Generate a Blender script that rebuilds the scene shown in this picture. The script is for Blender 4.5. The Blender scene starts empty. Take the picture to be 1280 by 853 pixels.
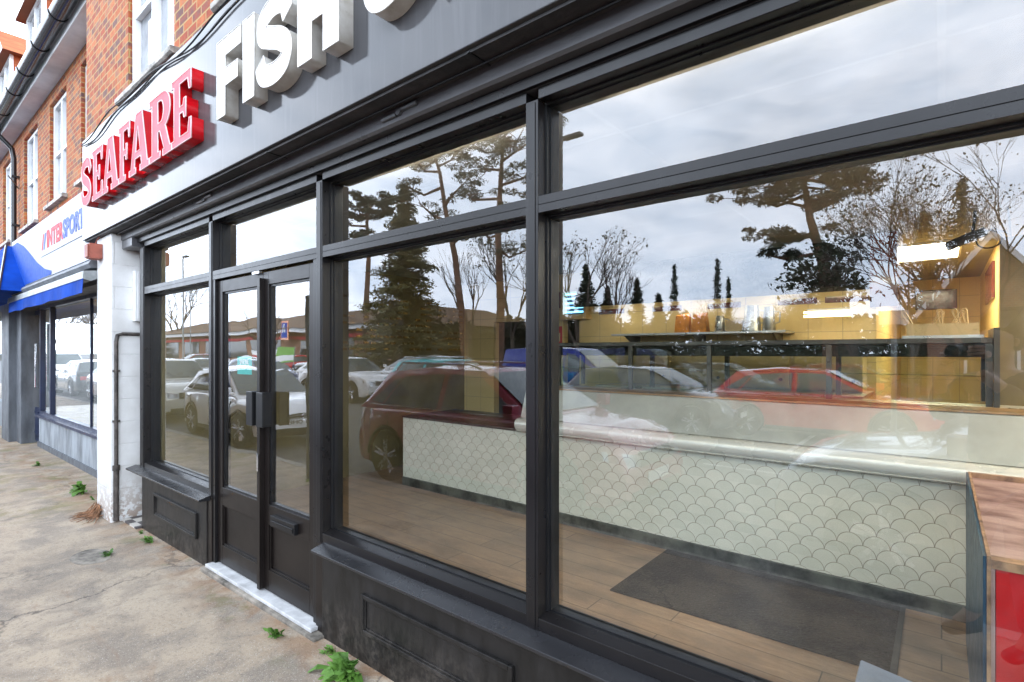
import bpy, math, random
from mathutils import Vector, Matrix
random.seed(7)
PI = math.pi
C = bpy.context.scene.collection
SC = bpy.context.scene

# ------------------------------------------------------------ camera, world, sun, exposure
cam = bpy.data.cameras.new('camera'); cam_o = bpy.data.objects.new('camera', cam); C.objects.link(cam_o)
VIEW = math.atan(537 / 660.0)
CAM_D, CAM_H = 1.7, 1.6
cam_o.location = (0, -CAM_D, CAM_H)
cam_o.rotation_euler = (PI / 2, 0, VIEW)
cam.sensor_width = 36; cam.lens = 36 * 660 / 1280; cam.shift_y = 13.5 / 1280
cam.clip_start = 0.02; cam.clip_end = 2000
SC.camera = cam_o
SC.view_settings.view_transform = 'Standard'; SC.view_settings.look = 'None'
SC.view_settings.gamma = 1; SC.view_settings.use_curve_mapping = False
SC.view_settings.exposure = 0.66
SC.cycles.max_bounces = 8; SC.cycles.transparent_max_bounces = 24
SC.cycles.diffuse_bounces = 4; SC.cycles.glossy_bounces = 4
SC.cycles.caustics_reflective = False; SC.cycles.caustics_refractive = False
SC.cycles.sample_clamp_indirect = 8
SC.cycles.use_denoising = True

SUN_EL, SUN_AZ = math.radians(46), math.radians(25)      # azimuth from +Y clockwise
w = bpy.data.worlds.new('World'); SC.world = w; w.use_nodes = True
nt = w.node_tree; nt.nodes.clear(); N = nt.nodes.new; K = nt.links.new
wo = N('ShaderNodeOutputWorld'); sky = N('ShaderNodeTexSky'); sky.sky_type = 'NISHITA'; sky.sun_disc = False
sky.sun_elevation = SUN_EL; sky.sun_rotation = SUN_AZ; sky.dust_density = 2.0
b1 = N('ShaderNodeBackground'); b1.inputs[1].default_value = 0.10; K(sky.outputs[0], b1.inputs[0])
tc = N('ShaderNodeTexCoord'); mp = N('ShaderNodeMapping'); mp.inputs['Scale'].default_value = (1.3, 1.3, 3.6)
K(tc.outputs['Generated'], mp.inputs[0])
n1 = N('ShaderNodeTexNoise'); n1.inputs['Scale'].default_value = 1.9; n1.inputs['Detail'].default_value = 9; n1.inputs['Roughness'].default_value = .55; n1.inputs['Distortion'].default_value = .35
K(mp.outputs[0], n1.inputs['Vector'])
n2 = N('ShaderNodeTexNoise'); n2.inputs['Scale'].default_value = 4.5; n2.inputs['Detail'].default_value = 5; n2.inputs['Roughness'].default_value = .6; n2.inputs['Distortion'].default_value = .6
K(mp.outputs[0], n2.inputs['Vector'])
cr = N('ShaderNodeValToRGB'); cr.color_ramp.elements[0].position = .26; cr.color_ramp.elements[0].color = (.50, .60, .74, 1)
cr.color_ramp.elements[1].position = .74; cr.color_ramp.elements[1].color = (.84, .90, 1.0, 1)
K(n2.outputs[0], cr.inputs[0])
b2 = N('ShaderNodeBackground'); b2.inputs[1].default_value = 1.0
# overcast sky: bright low band, heavier cloud overhead
sxyz = N('ShaderNodeSeparateXYZ'); K(tc.outputs['Generated'], sxyz.inputs[0])
hb = N('ShaderNodeMapRange'); hb.interpolation_type = 'SMOOTHSTEP'; hb.inputs[1].default_value = .48; hb.inputs[2].default_value = .80; hb.inputs[3].default_value = 4.9; hb.inputs[4].default_value = 1.5
K(sxyz.outputs[2], hb.inputs[0])
vm = N('ShaderNodeVectorMath'); vm.operation = 'SCALE'; K(cr.outputs[0], vm.inputs[0]); K(hb.outputs[0], vm.inputs['Scale']); K(vm.outputs[0], b2.inputs[0])
cm = N('ShaderNodeValToRGB'); cm.color_ramp.elements[0].position = .34; cm.color_ramp.elements[1].position = .50
cm.color_ramp.elements[0].color = (.82, .82, .82, 1)
K(n1.outputs[0], cm.inputs[0])
mx = N('ShaderNodeMixShader'); K(cm.outputs[0], mx.inputs[0]); K(b1.outputs[0], mx.inputs[1]); K(b2.outputs[0], mx.inputs[2])
K(mx.outputs[0], wo.inputs[0])
sun = bpy.data.lights.new('sun', 'SUN'); sun.energy = 1.5; sun.angle = math.radians(10); sun.color = (1, .95, .88)
so = bpy.data.objects.new('sun', sun); C.objects.link(so)
sd = Vector((math.sin(SUN_AZ) * math.cos(SUN_EL), math.cos(SUN_AZ) * math.cos(SUN_EL), math.sin(SUN_EL)))
so.rotation_euler = sd.to_track_quat('Z', 'Y').to_euler()

# ------------------------------------------------------------ helpers
class MB:
    """collects shapes, builds ONE mesh object"""
    def __init__(s): s.v = []; s.f = []; s.mi = []
    def quad(s, a, b, c, d, mi=0):
        n = len(s.v); s.v += [tuple(a), tuple(b), tuple(c), tuple(d)]; s.f.append((n, n+1, n+2, n+3)); s.mi.append(mi); return s
    def poly(s, pts, mi=0):
        n = len(s.v); s.v += [tuple(p) for p in pts]; s.f.append(tuple(range(n, n + len(pts)))); s.mi.append(mi); return s
    def box(s, x0, x1, y0, y1, z0, z1, mi=0):
        n = len(s.v)
        s.v += [(x0,y0,z0),(x1,y0,z0),(x1,y1,z0),(x0,y1,z0),(x0,y0,z1),(x1,y0,z1),(x1,y1,z1),(x0,y1,z1)]
        for f in ((0,3,2,1),(4,5,6,7),(0,1,5,4),(1,2,6,5),(2,3,7,6),(3,0,4,7)):
            s.f.append(tuple(n+i for i in f)); s.mi.append(mi)
        return s
    def ring(s, x0, x1, z0, z1, t, y0, y1, mi=0):      # rectangular frame in the XZ plane
        s.box(x0, x0+t, y0, y1, z0, z1, mi); s.box(x1-t, x1, y0, y1, z0, z1, mi)
        s.box(x0+t, x1-t, y0, y1, z0, z0+t, mi); s.box(x0+t, x1-t, y0, y1, z1-t, z1, mi)
        return s
    def prism(s, prof, x0, x1, mi=0):                   # (y,z) profile pushed along x
        n = len(s.v); k = len(prof)
        s.v += [(x0, p[0], p[1]) for p in prof] + [(x1, p[0], p[1]) for p in prof]
        for i in range(k):
            j = (i+1) % k; s.f.append((n+i, n+j, n+k+j, n+k+i)); s.mi.append(mi)
        s.f.append(tuple(n+i for i in reversed(range(k)))); s.f.append(tuple(n+k+i for i in range(k))); s.mi += [mi, mi]
        return s
    def tube(s, pts, r, seg=8, mi=0, caps=True):
        pts = [Vector(p) for p in pts]; rs = r if isinstance(r, (list, tuple)) else [r]*len(pts)
        base = len(s.v); up = None
        for i, p in enumerate(pts):
            d = (pts[min(i+1, len(pts)-1)] - pts[max(i-1, 0)])
            if d.length < 1e-9: d = Vector((0,0,1))
            d.normalize()
            if up is None:
                up = d.orthogonal().normalized()
            else:
                up = (up - d*up.dot(d)); up = up.normalized() if up.length > 1e-6 else d.orthogonal().normalized()
            q = d.cross(up)
            for k in range(seg):
                a = 2*PI*k/seg; s.v.append(tuple(p + (up*math.cos(a) + q*math.sin(a))*rs[i]))
        for i in range(len(pts)-1):
            for k in range(seg):
                a = base+i*seg+k; b = base+i*seg+(k+1) % seg
                s.f.append((a, b, b+seg, a+seg)); s.mi.append(mi)
        if caps:
            s.f.append(tuple(base+k for k in reversed(range(seg)))); s.mi.append(mi)
            e = base+(len(pts)-1)*seg; s.f.append(tuple(e+k for k in range(seg))); s.mi.append(mi)
        return s
    def lathe(s, prof, cx, cy, seg=20, mi=0, axis='z', c3=0):   # prof: (r, h)
        n = len(s.v)
        for r, h in prof:
            for k in range(seg):
                a = 2*PI*k/seg
                if axis == 'z': s.v.append((cx+r*math.cos(a), cy+r*math.sin(a), h))
                else: s.v.append((cx+r*math.cos(a), h, c3+r*math.sin(a)))
        for i in range(len(prof)-1):
            for k in range(seg):
                a = n+i*seg+k; b = n+i*seg+(k+1) % seg
                s.f.append((a, b, b+seg, a+seg)); s.mi.append(mi)
        s.f.append(tuple(n+k for k in range(seg))); e = n+(len(prof)-1)*seg; s.f.append(tuple(e+k for k in range(seg))); s.mi += [mi, mi]
        return s
    def build(s, name, m, parent=None, smooth=False, bevel=0.0):
        me = bpy.data.meshes.new(name)
        off = Vector((0,0,0))
        p = parent
        while p is not None: off += p.location; p = p.parent
        vs = s.v if off.length == 0 else [(a-off.x, b-off.y, c-off.z) for a, b, c in s.v]
        me.from_pydata(vs, [], s.f)
        ms = m if isinstance(m, (list, tuple)) else [m]
        for x in ms: me.materials.append(x)
        if len(ms) > 1: me.polygons.foreach_set('material_index', s.mi)
        me.update()
        if smooth:
            me.polygons.foreach_set('use_smooth', [True]*len(me.polygons))
            me.set_sharp_from_angle(angle=math.radians(smooth if smooth > 1 else 40))
        o = bpy.data.objects.new(name, me); C.objects.link(o)
        if parent is not None: o.parent = parent
        if bevel:
            b = o.modifiers.new('bevel', 'BEVEL'); b.width = bevel; b.segments = 2; b.limit_method = 'ANGLE'
        return o

def thing(name, label, cat, loc=(0,0,0), group=None, rz=0, kind=None):
    o = bpy.data.objects.new(name, None); C.objects.link(o); o.location = loc; o.rotation_euler = (0,0,rz)
    o.empty_display_size = .1
    return tag(o, label, cat, group, kind)
def tag(o, label, cat, group=None, kind=None):
    o['label'] = label; o['category'] = cat
    if group: o['group'] = group
    if kind: o['kind'] = kind
    return o
def struct(o, label=None):
    o['kind'] = 'structure'
    if label: o['label'] = label
    return o

# ------------------------------------------------------------ materials
def newmat(name):
    m = bpy.data.materials.new(name); m.use_nodes = True
    return m, m.node_tree, m.node_tree.nodes['Principled BSDF']
def val(nt, x, sock):
    if isinstance(x, (int, float)): sock.default_value = x
    elif isinstance(x, tuple): sock.default_value = x
    else: nt.links.new(x, sock)
def M_(nt, op, a, b=0.0, c=None):
    n = nt.nodes.new('ShaderNodeMath'); n.operation = op; val(nt, a, n.inputs[0]); val(nt, b, n.inputs[1])
    if c is not None: val(nt, c, n.inputs[2])
    return n.outputs[0]
def NZ(nt, scale, detail=4, rough=.55, vec=None, dist=0, out=0, sc3=None):
    n = nt.nodes.new('ShaderNodeTexNoise'); n.inputs['Scale'].default_value = scale; n.inputs['Detail'].default_value = detail
    n.inputs['Roughness'].default_value = rough; n.inputs['Distortion'].default_value = dist
    if vec is None:
        t = nt.nodes.new('ShaderNodeTexCoord'); vec = t.outputs['Object']
    if sc3:
        m = nt.nodes.new('ShaderNodeMapping'); m.inputs['Scale'].default_value = sc3; nt.links.new(vec, m.inputs[0]); vec = m.outputs[0]
    nt.links.new(vec, n.inputs['Vector']); return n.outputs[out]
def RAMP(nt, fac, *stops):
    r = nt.nodes.new('ShaderNodeValToRGB'); nt.links.new(fac, r.inputs[0]); e = r.color_ramp.elements
    while len(e) < len(stops): e.new(.5)
    for i, (p, c) in enumerate(stops):
        e[i].position = p; e[i].color = (c, c, c, 1) if isinstance(c, (int, float)) else (*c, 1)
    return r.outputs[0]
def MIX(nt, f, a, b, mode='MIX'):
    m = nt.nodes.new('ShaderNodeMix'); m.data_type = 'RGBA'; m.blend_type = mode
    val(nt, f, m.inputs[0])
    for x, s in ((a, m.inputs[6]), (b, m.inputs[7])):
        if isinstance(x, tuple) and len(x) == 3: x = (*x, 1)
        val(nt, x, s)
    return m.outputs[2]
def BUMP(nt, P, h, strength=.3, dist=.01):
    b = nt.nodes.new('ShaderNodeBump'); b.inputs['Strength'].default_value = strength; b.inputs['Distance'].default_value = dist
    nt.links.new(h, b.inputs['Height']); nt.links.new(b.outputs[0], P.inputs['Normal'])
def mat(name, col, rough=.5, metal=0.0, var=.12, scale=5, bump=0, bscale=60, coat=0, col2=None, spec=.5, rv=.08, sc3=None):
    m, nt, P = newmat(name)
    f = NZ(nt, scale, 5, .6, sc3=sc3)
    c2 = col2 or tuple(max(0, c*(1-2.2*var)) for c in col)
    c1 = tuple(min(1, c*(1+.6*var)) for c in col)
    nt.links.new(RAMP(nt, f, (.32, c2), (.62, c1)), P.inputs['Base Color'])
    f2 = NZ(nt, scale*3.1, 4, .6)
    nt.links.new(RAMP(nt, f2, (.3, max(0.02, rough-rv)), (.7, min(1, rough+rv))), P.inputs['Roughness'])
    P.inputs['Metallic'].default_value = metal; P.inputs['Specular IOR Level'].default_value = spec
    P.inputs['Coat Weight'].default_value = coat; P.inputs['Coat Roughness'].default_value = .04
    if bump: BUMP(nt, P, NZ(nt, bscale, 4, .6), bump, .01)
    return m
def emit(name, col, s):
    m, nt, P = newmat(name); P.inputs['Base Color'].default_value = (.8,.8,.8,1)
    P.inputs['Emission Color'].default_value = (*col, 1); P.inputs['Emission Strength'].default_value = s
    return m

M = {}
# window glass: mirror share rises towards grazing view, the rest passes straight through
def pane_mat(name, r0, wave=.0, tint=(.93,.95,.94)):
    m = bpy.data.materials.new(name); m.use_nodes = True; nt = m.node_tree; nt.nodes.clear()
    o = nt.nodes.new('ShaderNodeOutputMaterial'); g = nt.nodes.new('ShaderNodeNewGeometry')
    dp = nt.nodes.new('ShaderNodeVectorMath'); dp.operation = 'DOT_PRODUCT'
    nt.links.new(g.outputs['Normal'], dp.inputs[0]); nt.links.new(g.outputs['Incoming'], dp.inputs[1])
    c = M_(nt, 'ABSOLUTE', dp.outputs['Value'])
    k = M_(nt, 'POWER', M_(nt, 'SUBTRACT', 1.0, c), 4.0)
    F = M_(nt, 'ADD', M_(nt, 'MULTIPLY', k, 1-r0), r0)
    F = M_(nt, 'MULTIPLY', F, M_(nt, 'SUBTRACT', 1.0, g.outputs['Backfacing']))
    t = nt.nodes.new('ShaderNodeBsdfTransparent'); t.inputs[0].default_value = (*tint, 1)
    gl = nt.nodes.new('ShaderNodeBsdfGlossy'); gl.inputs['Roughness'].default_value = 0.0; gl.inputs[0].default_value = (.97,.98,1,1)
    if wave:
        b = nt.nodes.new('ShaderNodeBump'); b.inputs['Strength'].default_value = wave; b.inputs['Distance'].default_value = .004
        nt.links.new(NZ(nt, 2.3, 1, .4), b.inputs['Height']); nt.links.new(b.outputs[0], gl.inputs['Normal'])
    mxs = nt.nodes.new('ShaderNodeMixShader'); nt.links.new(F, mxs.inputs[0]); nt.links.new(t.outputs[0], mxs.inputs[1]); nt.links.new(gl.outputs[0], mxs.inputs[2])
    df = nt.nodes.new('ShaderNodeBsdfDiffuse'); df.inputs[0].default_value = (.6,.6,.58,1)
    sm_ = M_(nt, 'MULTIPLY', RAMP(nt, NZ(nt, 2.2, 7, .75, dist=1.0, sc3=(1,1,.5)), (.50, .0), (.82, .028)), RAMP(nt, NZ(nt, 60, 3, .7), (.35, .5), (.65, 1)))
    mx2 = nt.nodes.new('ShaderNodeMixShader'); nt.links.new(sm_, mx2.inputs[0]); nt.links.new(mxs.outputs[0], mx2.inputs[1]); nt.links.new(df.outputs[0], mx2.inputs[2])
    nt.links.new(mx2.outputs[0], o.inputs[0]); return m
M['pane'] = pane_mat('window_glass', .125, .03)
M['door_pane'] = pane_mat('door_glass', .20, .7)
M['clear'] = pane_mat('display_glass', .06, 0, (.80,.86,.82))
M['frame'] = mat('anthracite_aluminium', (.011,.010,.0105), .30, .0, .12, 3, 0, 300, spec=.30, rv=.04)
M['door'] = mat('dark_door_paint', (.012,.009,.008), .33, .0, .12, 3, 0, 300, spec=.26, rv=.04)
M['bead'] = mat('black_gasket', (.012,.012,.013), .35, .0, .1, spec=.3)
M['beam'] = mat('grey_beam_paint', (.085,.085,.09), .34, .0, .2, 2.0, .25, 14, sc3=(.5,1,2))
M['soffit'] = mat('dirty_black_soffit', (.035,.03,.03), .6, 0, .4, 3, .5, 20)
M['sill'] = mat('grey_sill_paint', (.020,.020,.022), .27, .0, .10, 2, spec=.45, rv=.03)
def riser_mat():
    m, nt, P = newmat('stained_black_paint')
    g = NZ(nt, 5, 7, .7, sc3=(1.6,1,.45)); g2 = NZ(nt, 28, 5, .7)
    t = nt.nodes.new('ShaderNodeTexCoord'); sp = nt.nodes.new('ShaderNodeSeparateXYZ'); nt.links.new(t.outputs['Object'], sp.inputs[0])
    low = M_(nt, 'SUBTRACT', 1.0, M_(nt, 'MULTIPLY', M_(nt, 'ADD', sp.outputs[2], .12), 2.6))   # splash dirt sits on the lower board
    dirt = M_(nt, 'MULTIPLY', M_(nt, 'MAXIMUM', low, 0.0), M_(nt, 'MULTIPLY', RAMP(nt, g, (.35, 0), (.65, 1)), RAMP(nt, g2, (.4, 0), (.6, 1))))
    c = MIX(nt, RAMP(nt, g, (.38, 0), (.66, 1)), (.009,.0085,.008), (.022,.020,.019))
    c = MIX(nt, M_(nt, 'MINIMUM', dirt, 1.0), c, (.10,.085,.07))
    nt.links.new(c, P.inputs['Base Color']); P.inputs['Specular IOR Level'].default_value = .3; nt.links.new(RAMP(nt, g, (.3, .33), (.7, .55)), P.inputs['Roughness'])
    BUMP(nt, P, g2, .15, .004); return m
M['riser'] = riser_mat()
def fascia_mat(name, col, rough=.13):
    m, nt, P = newmat(name)
    s = NZ(nt, 3.2, 6, .65, sc3=(7,1,.35)); b = NZ(nt, 1.2, 4, .6)
    c = MIX(nt, RAMP(nt, s, (.52, 0), (.72, .35)), col, tuple(x*1.6 for x in col))
    c = MIX(nt, RAMP(nt, b, (.35, .0), (.7, .35)), c, tuple(x*.6 for x in col))
    nt.links.new(c, P.inputs['Base Color']); nt.links.new(RAMP(nt, s, (.45, rough), (.8, rough+.14)), P.inputs['Roughness'])
    P.inputs['Specular IOR Level'].default_value = .19
    return m
M['fascia'] = fascia_mat('grey_composite_panel', (.080,.080,.083), .06)
M['white_plaster'] = mat('white_painted_render', (.76,.76,.75), .7, 0, .05, 2.5, .5, 9, col2=(.60,.58,.55))
def pillar_mat():
    m, nt, P = newmat('white_painted_brick_pillar')
    t = nt.nodes.new('ShaderNodeTexCoord'); sp = nt.nodes.new('ShaderNodeSeparateXYZ'); nt.links.new(t.outputs['Object'], sp.inputs[0])
    cb = nt.nodes.new('ShaderNodeCombineXYZ'); nt.links.new(M_(nt, 'ADD', sp.outputs[0], sp.outputs[1]), cb.inputs[0]); nt.links.new(sp.outputs[2], cb.inputs[1])
    br = nt.nodes.new('ShaderNodeTexBrick'); br.inputs['Scale'].default_value = 1; br.inputs['Brick Width'].default_value = .45; br.inputs['Row Height'].default_value = .225
    br.inputs['Mortar Size'].default_value = .006; br.inputs['Mortar Smooth'].default_value = .8
    nt.links.new(cb.outputs[0], br.inputs['Vector'])
    g = NZ(nt, 3, 6, .65); g2 = NZ(nt, 16, 5, .7)
    low = M_(nt, 'SUBTRACT', 1.0, M_(nt, 'MULTIPLY', M_(nt, 'ADD', sp.outputs[2], .1), 2.2))
    peel = M_(nt, 'MULTIPLY', M_(nt, 'MAXIMUM', low, 0.0), RAMP(nt, g2, (.46, 0), (.53, 1)))
    c = MIX(nt, RAMP(nt, g, (.35, 0), (.7, 1)), (.66,.65,.63), (.80,.80,.79))
    c = MIX(nt, M_(nt, 'MULTIPLY', br.outputs['Fac'], .25), c, (.5,.49,.48))
    c = MIX(nt, peel, c, (.36,.27,.21)); nt.links.new(c, P.inputs['Base Color']); P.inputs['Roughness'].default_value = .75
    BUMP(nt, P, M_(nt, 'SUBTRACT', M_(nt, 'MULTIPLY', g2, .6), M_(nt, 'MULTIPLY', br.outputs['Fac'], .6)), .5, .01); return m
M['pillar'] = pillar_mat()
M['white_pvc'] = mat('white_window_paint', (.80,.80,.80), .35, 0, .04, 4)
M['soffit_white'] = mat('white_soffit_board', (.72,.72,.72), .6, 0, .12, 1.5)
M['stone_sill'] = mat('weathered_stone_sill', (.50,.47,.42), .8, 0, .3, 7, .4, 40)
M['black_pvc'] = mat('black_gutter_plastic', (.018,.018,.02), .18, 0, .1, 4)
M['dark_glass'] = mat('dark_window_glass', (.03,.035,.04), .04, 0, .2, 2, spec=.9)
M['pale_glass'] = mat('pale_curtained_glass', (.34,.36,.38), .05, 0, .25, 2, spec=.9)
def brick_mat(name, cols, mortar, scale=1.0, axis='x'):
    m, nt, P = newmat(name)
    t = nt.nodes.new('ShaderNodeTexCoord'); sp = nt.nodes.new('ShaderNodeSeparateXYZ'); nt.links.new(t.outputs['Object'], sp.inputs[0])
    cb = nt.nodes.new('ShaderNodeCombineXYZ'); nt.links.new(M_(nt, 'ADD', sp.outputs[0], sp.outputs[1]), cb.inputs[0]); nt.links.new(sp.outputs[2], cb.inputs[1])
    br = nt.nodes.new('ShaderNodeTexBrick'); br.inputs['Scale'].default_value = scale; br.inputs['Brick Width'].default_value = .172; br.inputs['Row Height'].default_value = .075
    br.inputs['Mortar Size'].default_value = .008; br.inputs['Mortar Smooth'].default_value = .2; br.inputs['Bias'].default_value = 0
    br.inputs['Color1'].default_value = (0,0,0,1); br.inputs['Color2'].default_value = (1,1,1,1); br.inputs['Mortar'].default_value = (.5,.5,.5,1)
    nt.links.new(cb.outputs[0], br.inputs['Vector'])
    sepc = nt.nodes.new('ShaderNodeSeparateColor'); nt.links.new(br.outputs['Color'], sepc.inputs[0])
    jit = NZ(nt, 9, 3, .7); k = M_(nt, 'ADD', M_(nt, 'MULTIPLY', sepc.outputs[0], .8), M_(nt, 'MULTIPLY', M_(nt, 'SUBTRACT', jit, .5), .5))
    n = len(cols); c = RAMP(nt, k, *[((i+.1)/n, cols[i]) for i in range(n)])
    fine = NZ(nt, 60, 4, .7); c = MIX(nt, .35, c, MIX(nt, fine, (.1,.1,.1), (.9,.85,.8)), 'OVERLAY')
    c = MIX(nt, br.outputs['Fac'], c, mortar); nt.links.new(c, P.inputs['Base Color']); P.inputs['Roughness'].default_value = .85
    BUMP(nt, P, M_(nt, 'SUBTRACT', M_(nt, 'MULTIPLY', fine, .3), br.outputs['Fac']), .6, .01)
    return m
M['brick'] = brick_mat('orange_stock_brick', [(.34,.062,.018),(.12,.065,.06),(.42,.105,.025),(.26,.038,.015),(.47,.14,.038),(.17,.105,.095)], (.40,.25,.10))
M['far_brick'] = brick_mat('red_brown_brick', [(.24,.10,.06),(.30,.12,.07),(.20,.09,.06)], (.3,.26,.2))
def tile_roof(name, col):
    m, nt, P = newmat(name)
    t = nt.nodes.new('ShaderNodeTexCoord'); sp = nt.nodes.new('ShaderNodeSeparateXYZ'); nt.links.new(t.outputs['Object'], sp.inputs[0])
    fr = M_(nt, 'FRACT', M_(nt, 'MULTIPLY', sp.outputs[2], 6.0)); fx = M_(nt, 'FRACT', M_(nt, 'MULTIPLY', M_(nt, 'ADD', sp.outputs[0], sp.outputs[1]), 5.0))
    g = NZ(nt, 3, 5, .6)
    c = MIX(nt, RAMP(nt, g, (.3, 0), (.7, 1)), tuple(x*.6 for x in col), col)
    c = MIX(nt, RAMP(nt, fr, (0, .7), (.18, 0)), c, tuple(x*.25 for x in col))
    c = MIX(nt, RAMP(nt, fx, (0, .4), (.1, 0)), c, tuple(x*.3 for x in col))
    nt.links.new(c, P.inputs['Base Color']); P.inputs['Roughness'].default_value = .8; BUMP(nt, P, fr, .6, .02); return m
M['orange_tiles'] = tile_roof('orange_clay_tiles', (.50,.14,.05))
M['brown_tiles'] = tile_roof('brown_roof_tiles', (.20,.115,.06))

def pavement_mat():
    m, nt, P = newmat('weathered_pavement')
    big = NZ(nt, .55, 5, .6, dist=.4); mid = NZ(nt, 3.2, 6, .65, dist=.5); fine = NZ(nt, 46, 5, .75); grit = NZ(nt, 170, 2, .6)
    c = MIX(nt, RAMP(nt, big, (.3, 0), (.7, 1)), (.37,.285,.20), (.49,.40,.30))
    c = MIX(nt, RAMP(nt, mid, (.42, .0), (.60, .7)), c, (.20,.168,.138))
    c = MIX(nt, RAMP(nt, fine, (.34, .6), (.48, 0)), c, (.14,.115,.09))
    c = MIX(nt, RAMP(nt, grit, (.60, 0), (.68, .9)), c, (.52,.49,.44))
    streak = NZ(nt, 1.6, 6, .7, dist=1.2, sc3=(.6,1.8,1))
    c = MIX(nt, RAMP(nt, streak, (.60, 0), (.70, .55)), c, (.27,.145,.075))
    t = nt.nodes.new('ShaderNodeTexCoord'); sp = nt.nodes.new('ShaderNodeSeparateXYZ'); nt.links.new(t.outputs['Object'], sp.inputs[0])
    near = M_(nt, 'SUBTRACT', 1.0, M_(nt, 'MULTIPLY', M_(nt, 'ABSOLUTE', M_(nt, 'ADD', sp.outputs[1], .02)), 2.6))
    rust = M_(nt, 'MULTIPLY', M_(nt, 'MAXIMUM', near, 0.0), RAMP(nt, NZ(nt, 4.2, 6, .7, dist=.8), (.42, 0), (.58, 1.0)))
    c = MIX(nt, M_(nt, 'MULTIPLY', rust, .75), c, (.24,.12,.05))
    far = RAMP(nt, M_(nt, 'MULTIPLY', sp.outputs[0], -.05), (.352, 0), (.368, 1))
    moss = M_(nt, 'MULTIPLY', far, RAMP(nt, NZ(nt, 2.3, 6, .7, dist=.6), (.50, 0), (.66, .7)))
    c = MIX(nt, moss, c, (.20,.17,.06))
    mossn = M_(nt, 'MULTIPLY', M_(nt, 'MAXIMUM', M_(nt, 'MULTIPLY', near, 1.0), 0.0), RAMP(nt, NZ(nt, 3.1, 5, .7), (.58, 0), (.66, .7)))
    c = MIX(nt, mossn, c, (.13,.14,.04))
    vo = nt.nodes.new('ShaderNodeTexVoronoi'); vo.feature = 'DISTANCE_TO_EDGE'; vo.inputs['Scale'].default_value = .55
    dv = nt.nodes.new('ShaderNodeMixRGB'); dv.blend_type = 'ADD'; dv.inputs[0].default_value = .55
    nt.links.new(t.outputs['Object'], dv.inputs[1]); nt.links.new(NZ(nt, 2.2, 6, .7, out=1), dv.inputs[2]); nt.links.new(dv.outputs[0], vo.inputs['Vector'])
    crack = M_(nt, 'MULTIPLY', RAMP(nt, vo.outputs['Distance'], (0, 1), (.012, 0)), RAMP(nt, big, (.44, 0), (.56, .8)))
    c = MIX(nt, crack, c, (.07,.06,.05))
    nt.links.new(c, P.inputs['Base Color']); P.inputs['Roughness'].default_value = .82
    h = M_(nt, 'ADD', M_(nt, 'MULTIPLY', fine, .5), M_(nt, 'SUBTRACT', M_(nt, 'MULTIPLY', grit, .4), crack)); BUMP(nt, P, h, .55, .006); return m
M['pavement'] = pavement_mat()
M['asphalt'] = mat('grey_asphalt', (.085,.085,.085), .8, 0, .25, 1.2, .4, 120, col2=(.055,.055,.058))
M['kerb'] = mat('concrete_kerb', (.33,.31,.28), .85, 0, .2, 5, .3, 60)
M['concrete'] = mat('rough_concrete', (.30,.265,.22), .85, 0, .35, 7, .6, 40)
M['white_line'] = mat('white_road_paint', (.7,.7,.68), .7, 0, .25, 6)
M['yellow_line'] = mat('yellow_road_paint', (.6,.4,.06), .7, 0, .25, 6)
M['threshold'] = mat('worn_white_threshold', (.62,.62,.62), .5, 0, .15, 8)
def wood_floor():
    m, nt, P = newmat('oak_plank_floor')
    t = nt.nodes.new('ShaderNodeTexCoord'); br = nt.nodes.new('ShaderNodeTexBrick'); nt.links.new(t.outputs['Object'], br.inputs['Vector'])
    br.inputs['Scale'].default_value = 1; br.inputs['Brick Width'].default_value = 1.25; br.inputs['Row Height'].default_value = .19
    br.inputs['Mortar Size'].default_value = .0035; br.inputs['Mortar Smooth'].default_value = .1; br.offset = .37
    br.inputs['Color1'].default_value = (0,0,0,1); br.inputs['Color2'].default_value = (1,1,1,1)
    g = NZ(nt, 4.5, 8, .68, dist=.9, sc3=(1,7,1)); g2 = NZ(nt, 2.0, 5, .6, sc3=(1,2.2,1)); kn = NZ(nt, 3.3, 3, .5, dist=.3, sc3=(1,2.5,1))
    c = MIX(nt, RAMP(nt, g, (.3, 0), (.7, 1)), (.18,.10,.052), (.38,.245,.145))
    sc = nt.nodes.new('ShaderNodeSeparateColor'); nt.links.new(br.outputs['Color'], sc.inputs[0])
    c = MIX(nt, M_(nt, 'MULTIPLY', sc.outputs[0], .6), c, (.20,.125,.07))
    c = MIX(nt, RAMP(nt, g2, (.36, .75), (.56, 0)), c, (.13,.078,.045))
    c = MIX(nt, RAMP(nt, kn, (.66, 0), (.76, .6)), c, (.10,.066,.042))
    c = MIX(nt, br.outputs['Fac'], c, (.06,.035,.02))
    nt.links.new(c, P.inputs['Base Color']); nt.links.new(RAMP(nt, g, (.3, .3), (.7, .46)), P.inputs['Roughness']); BUMP(nt, P, g, .1, .004); return m
M['wood'] = wood_floor()
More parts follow.
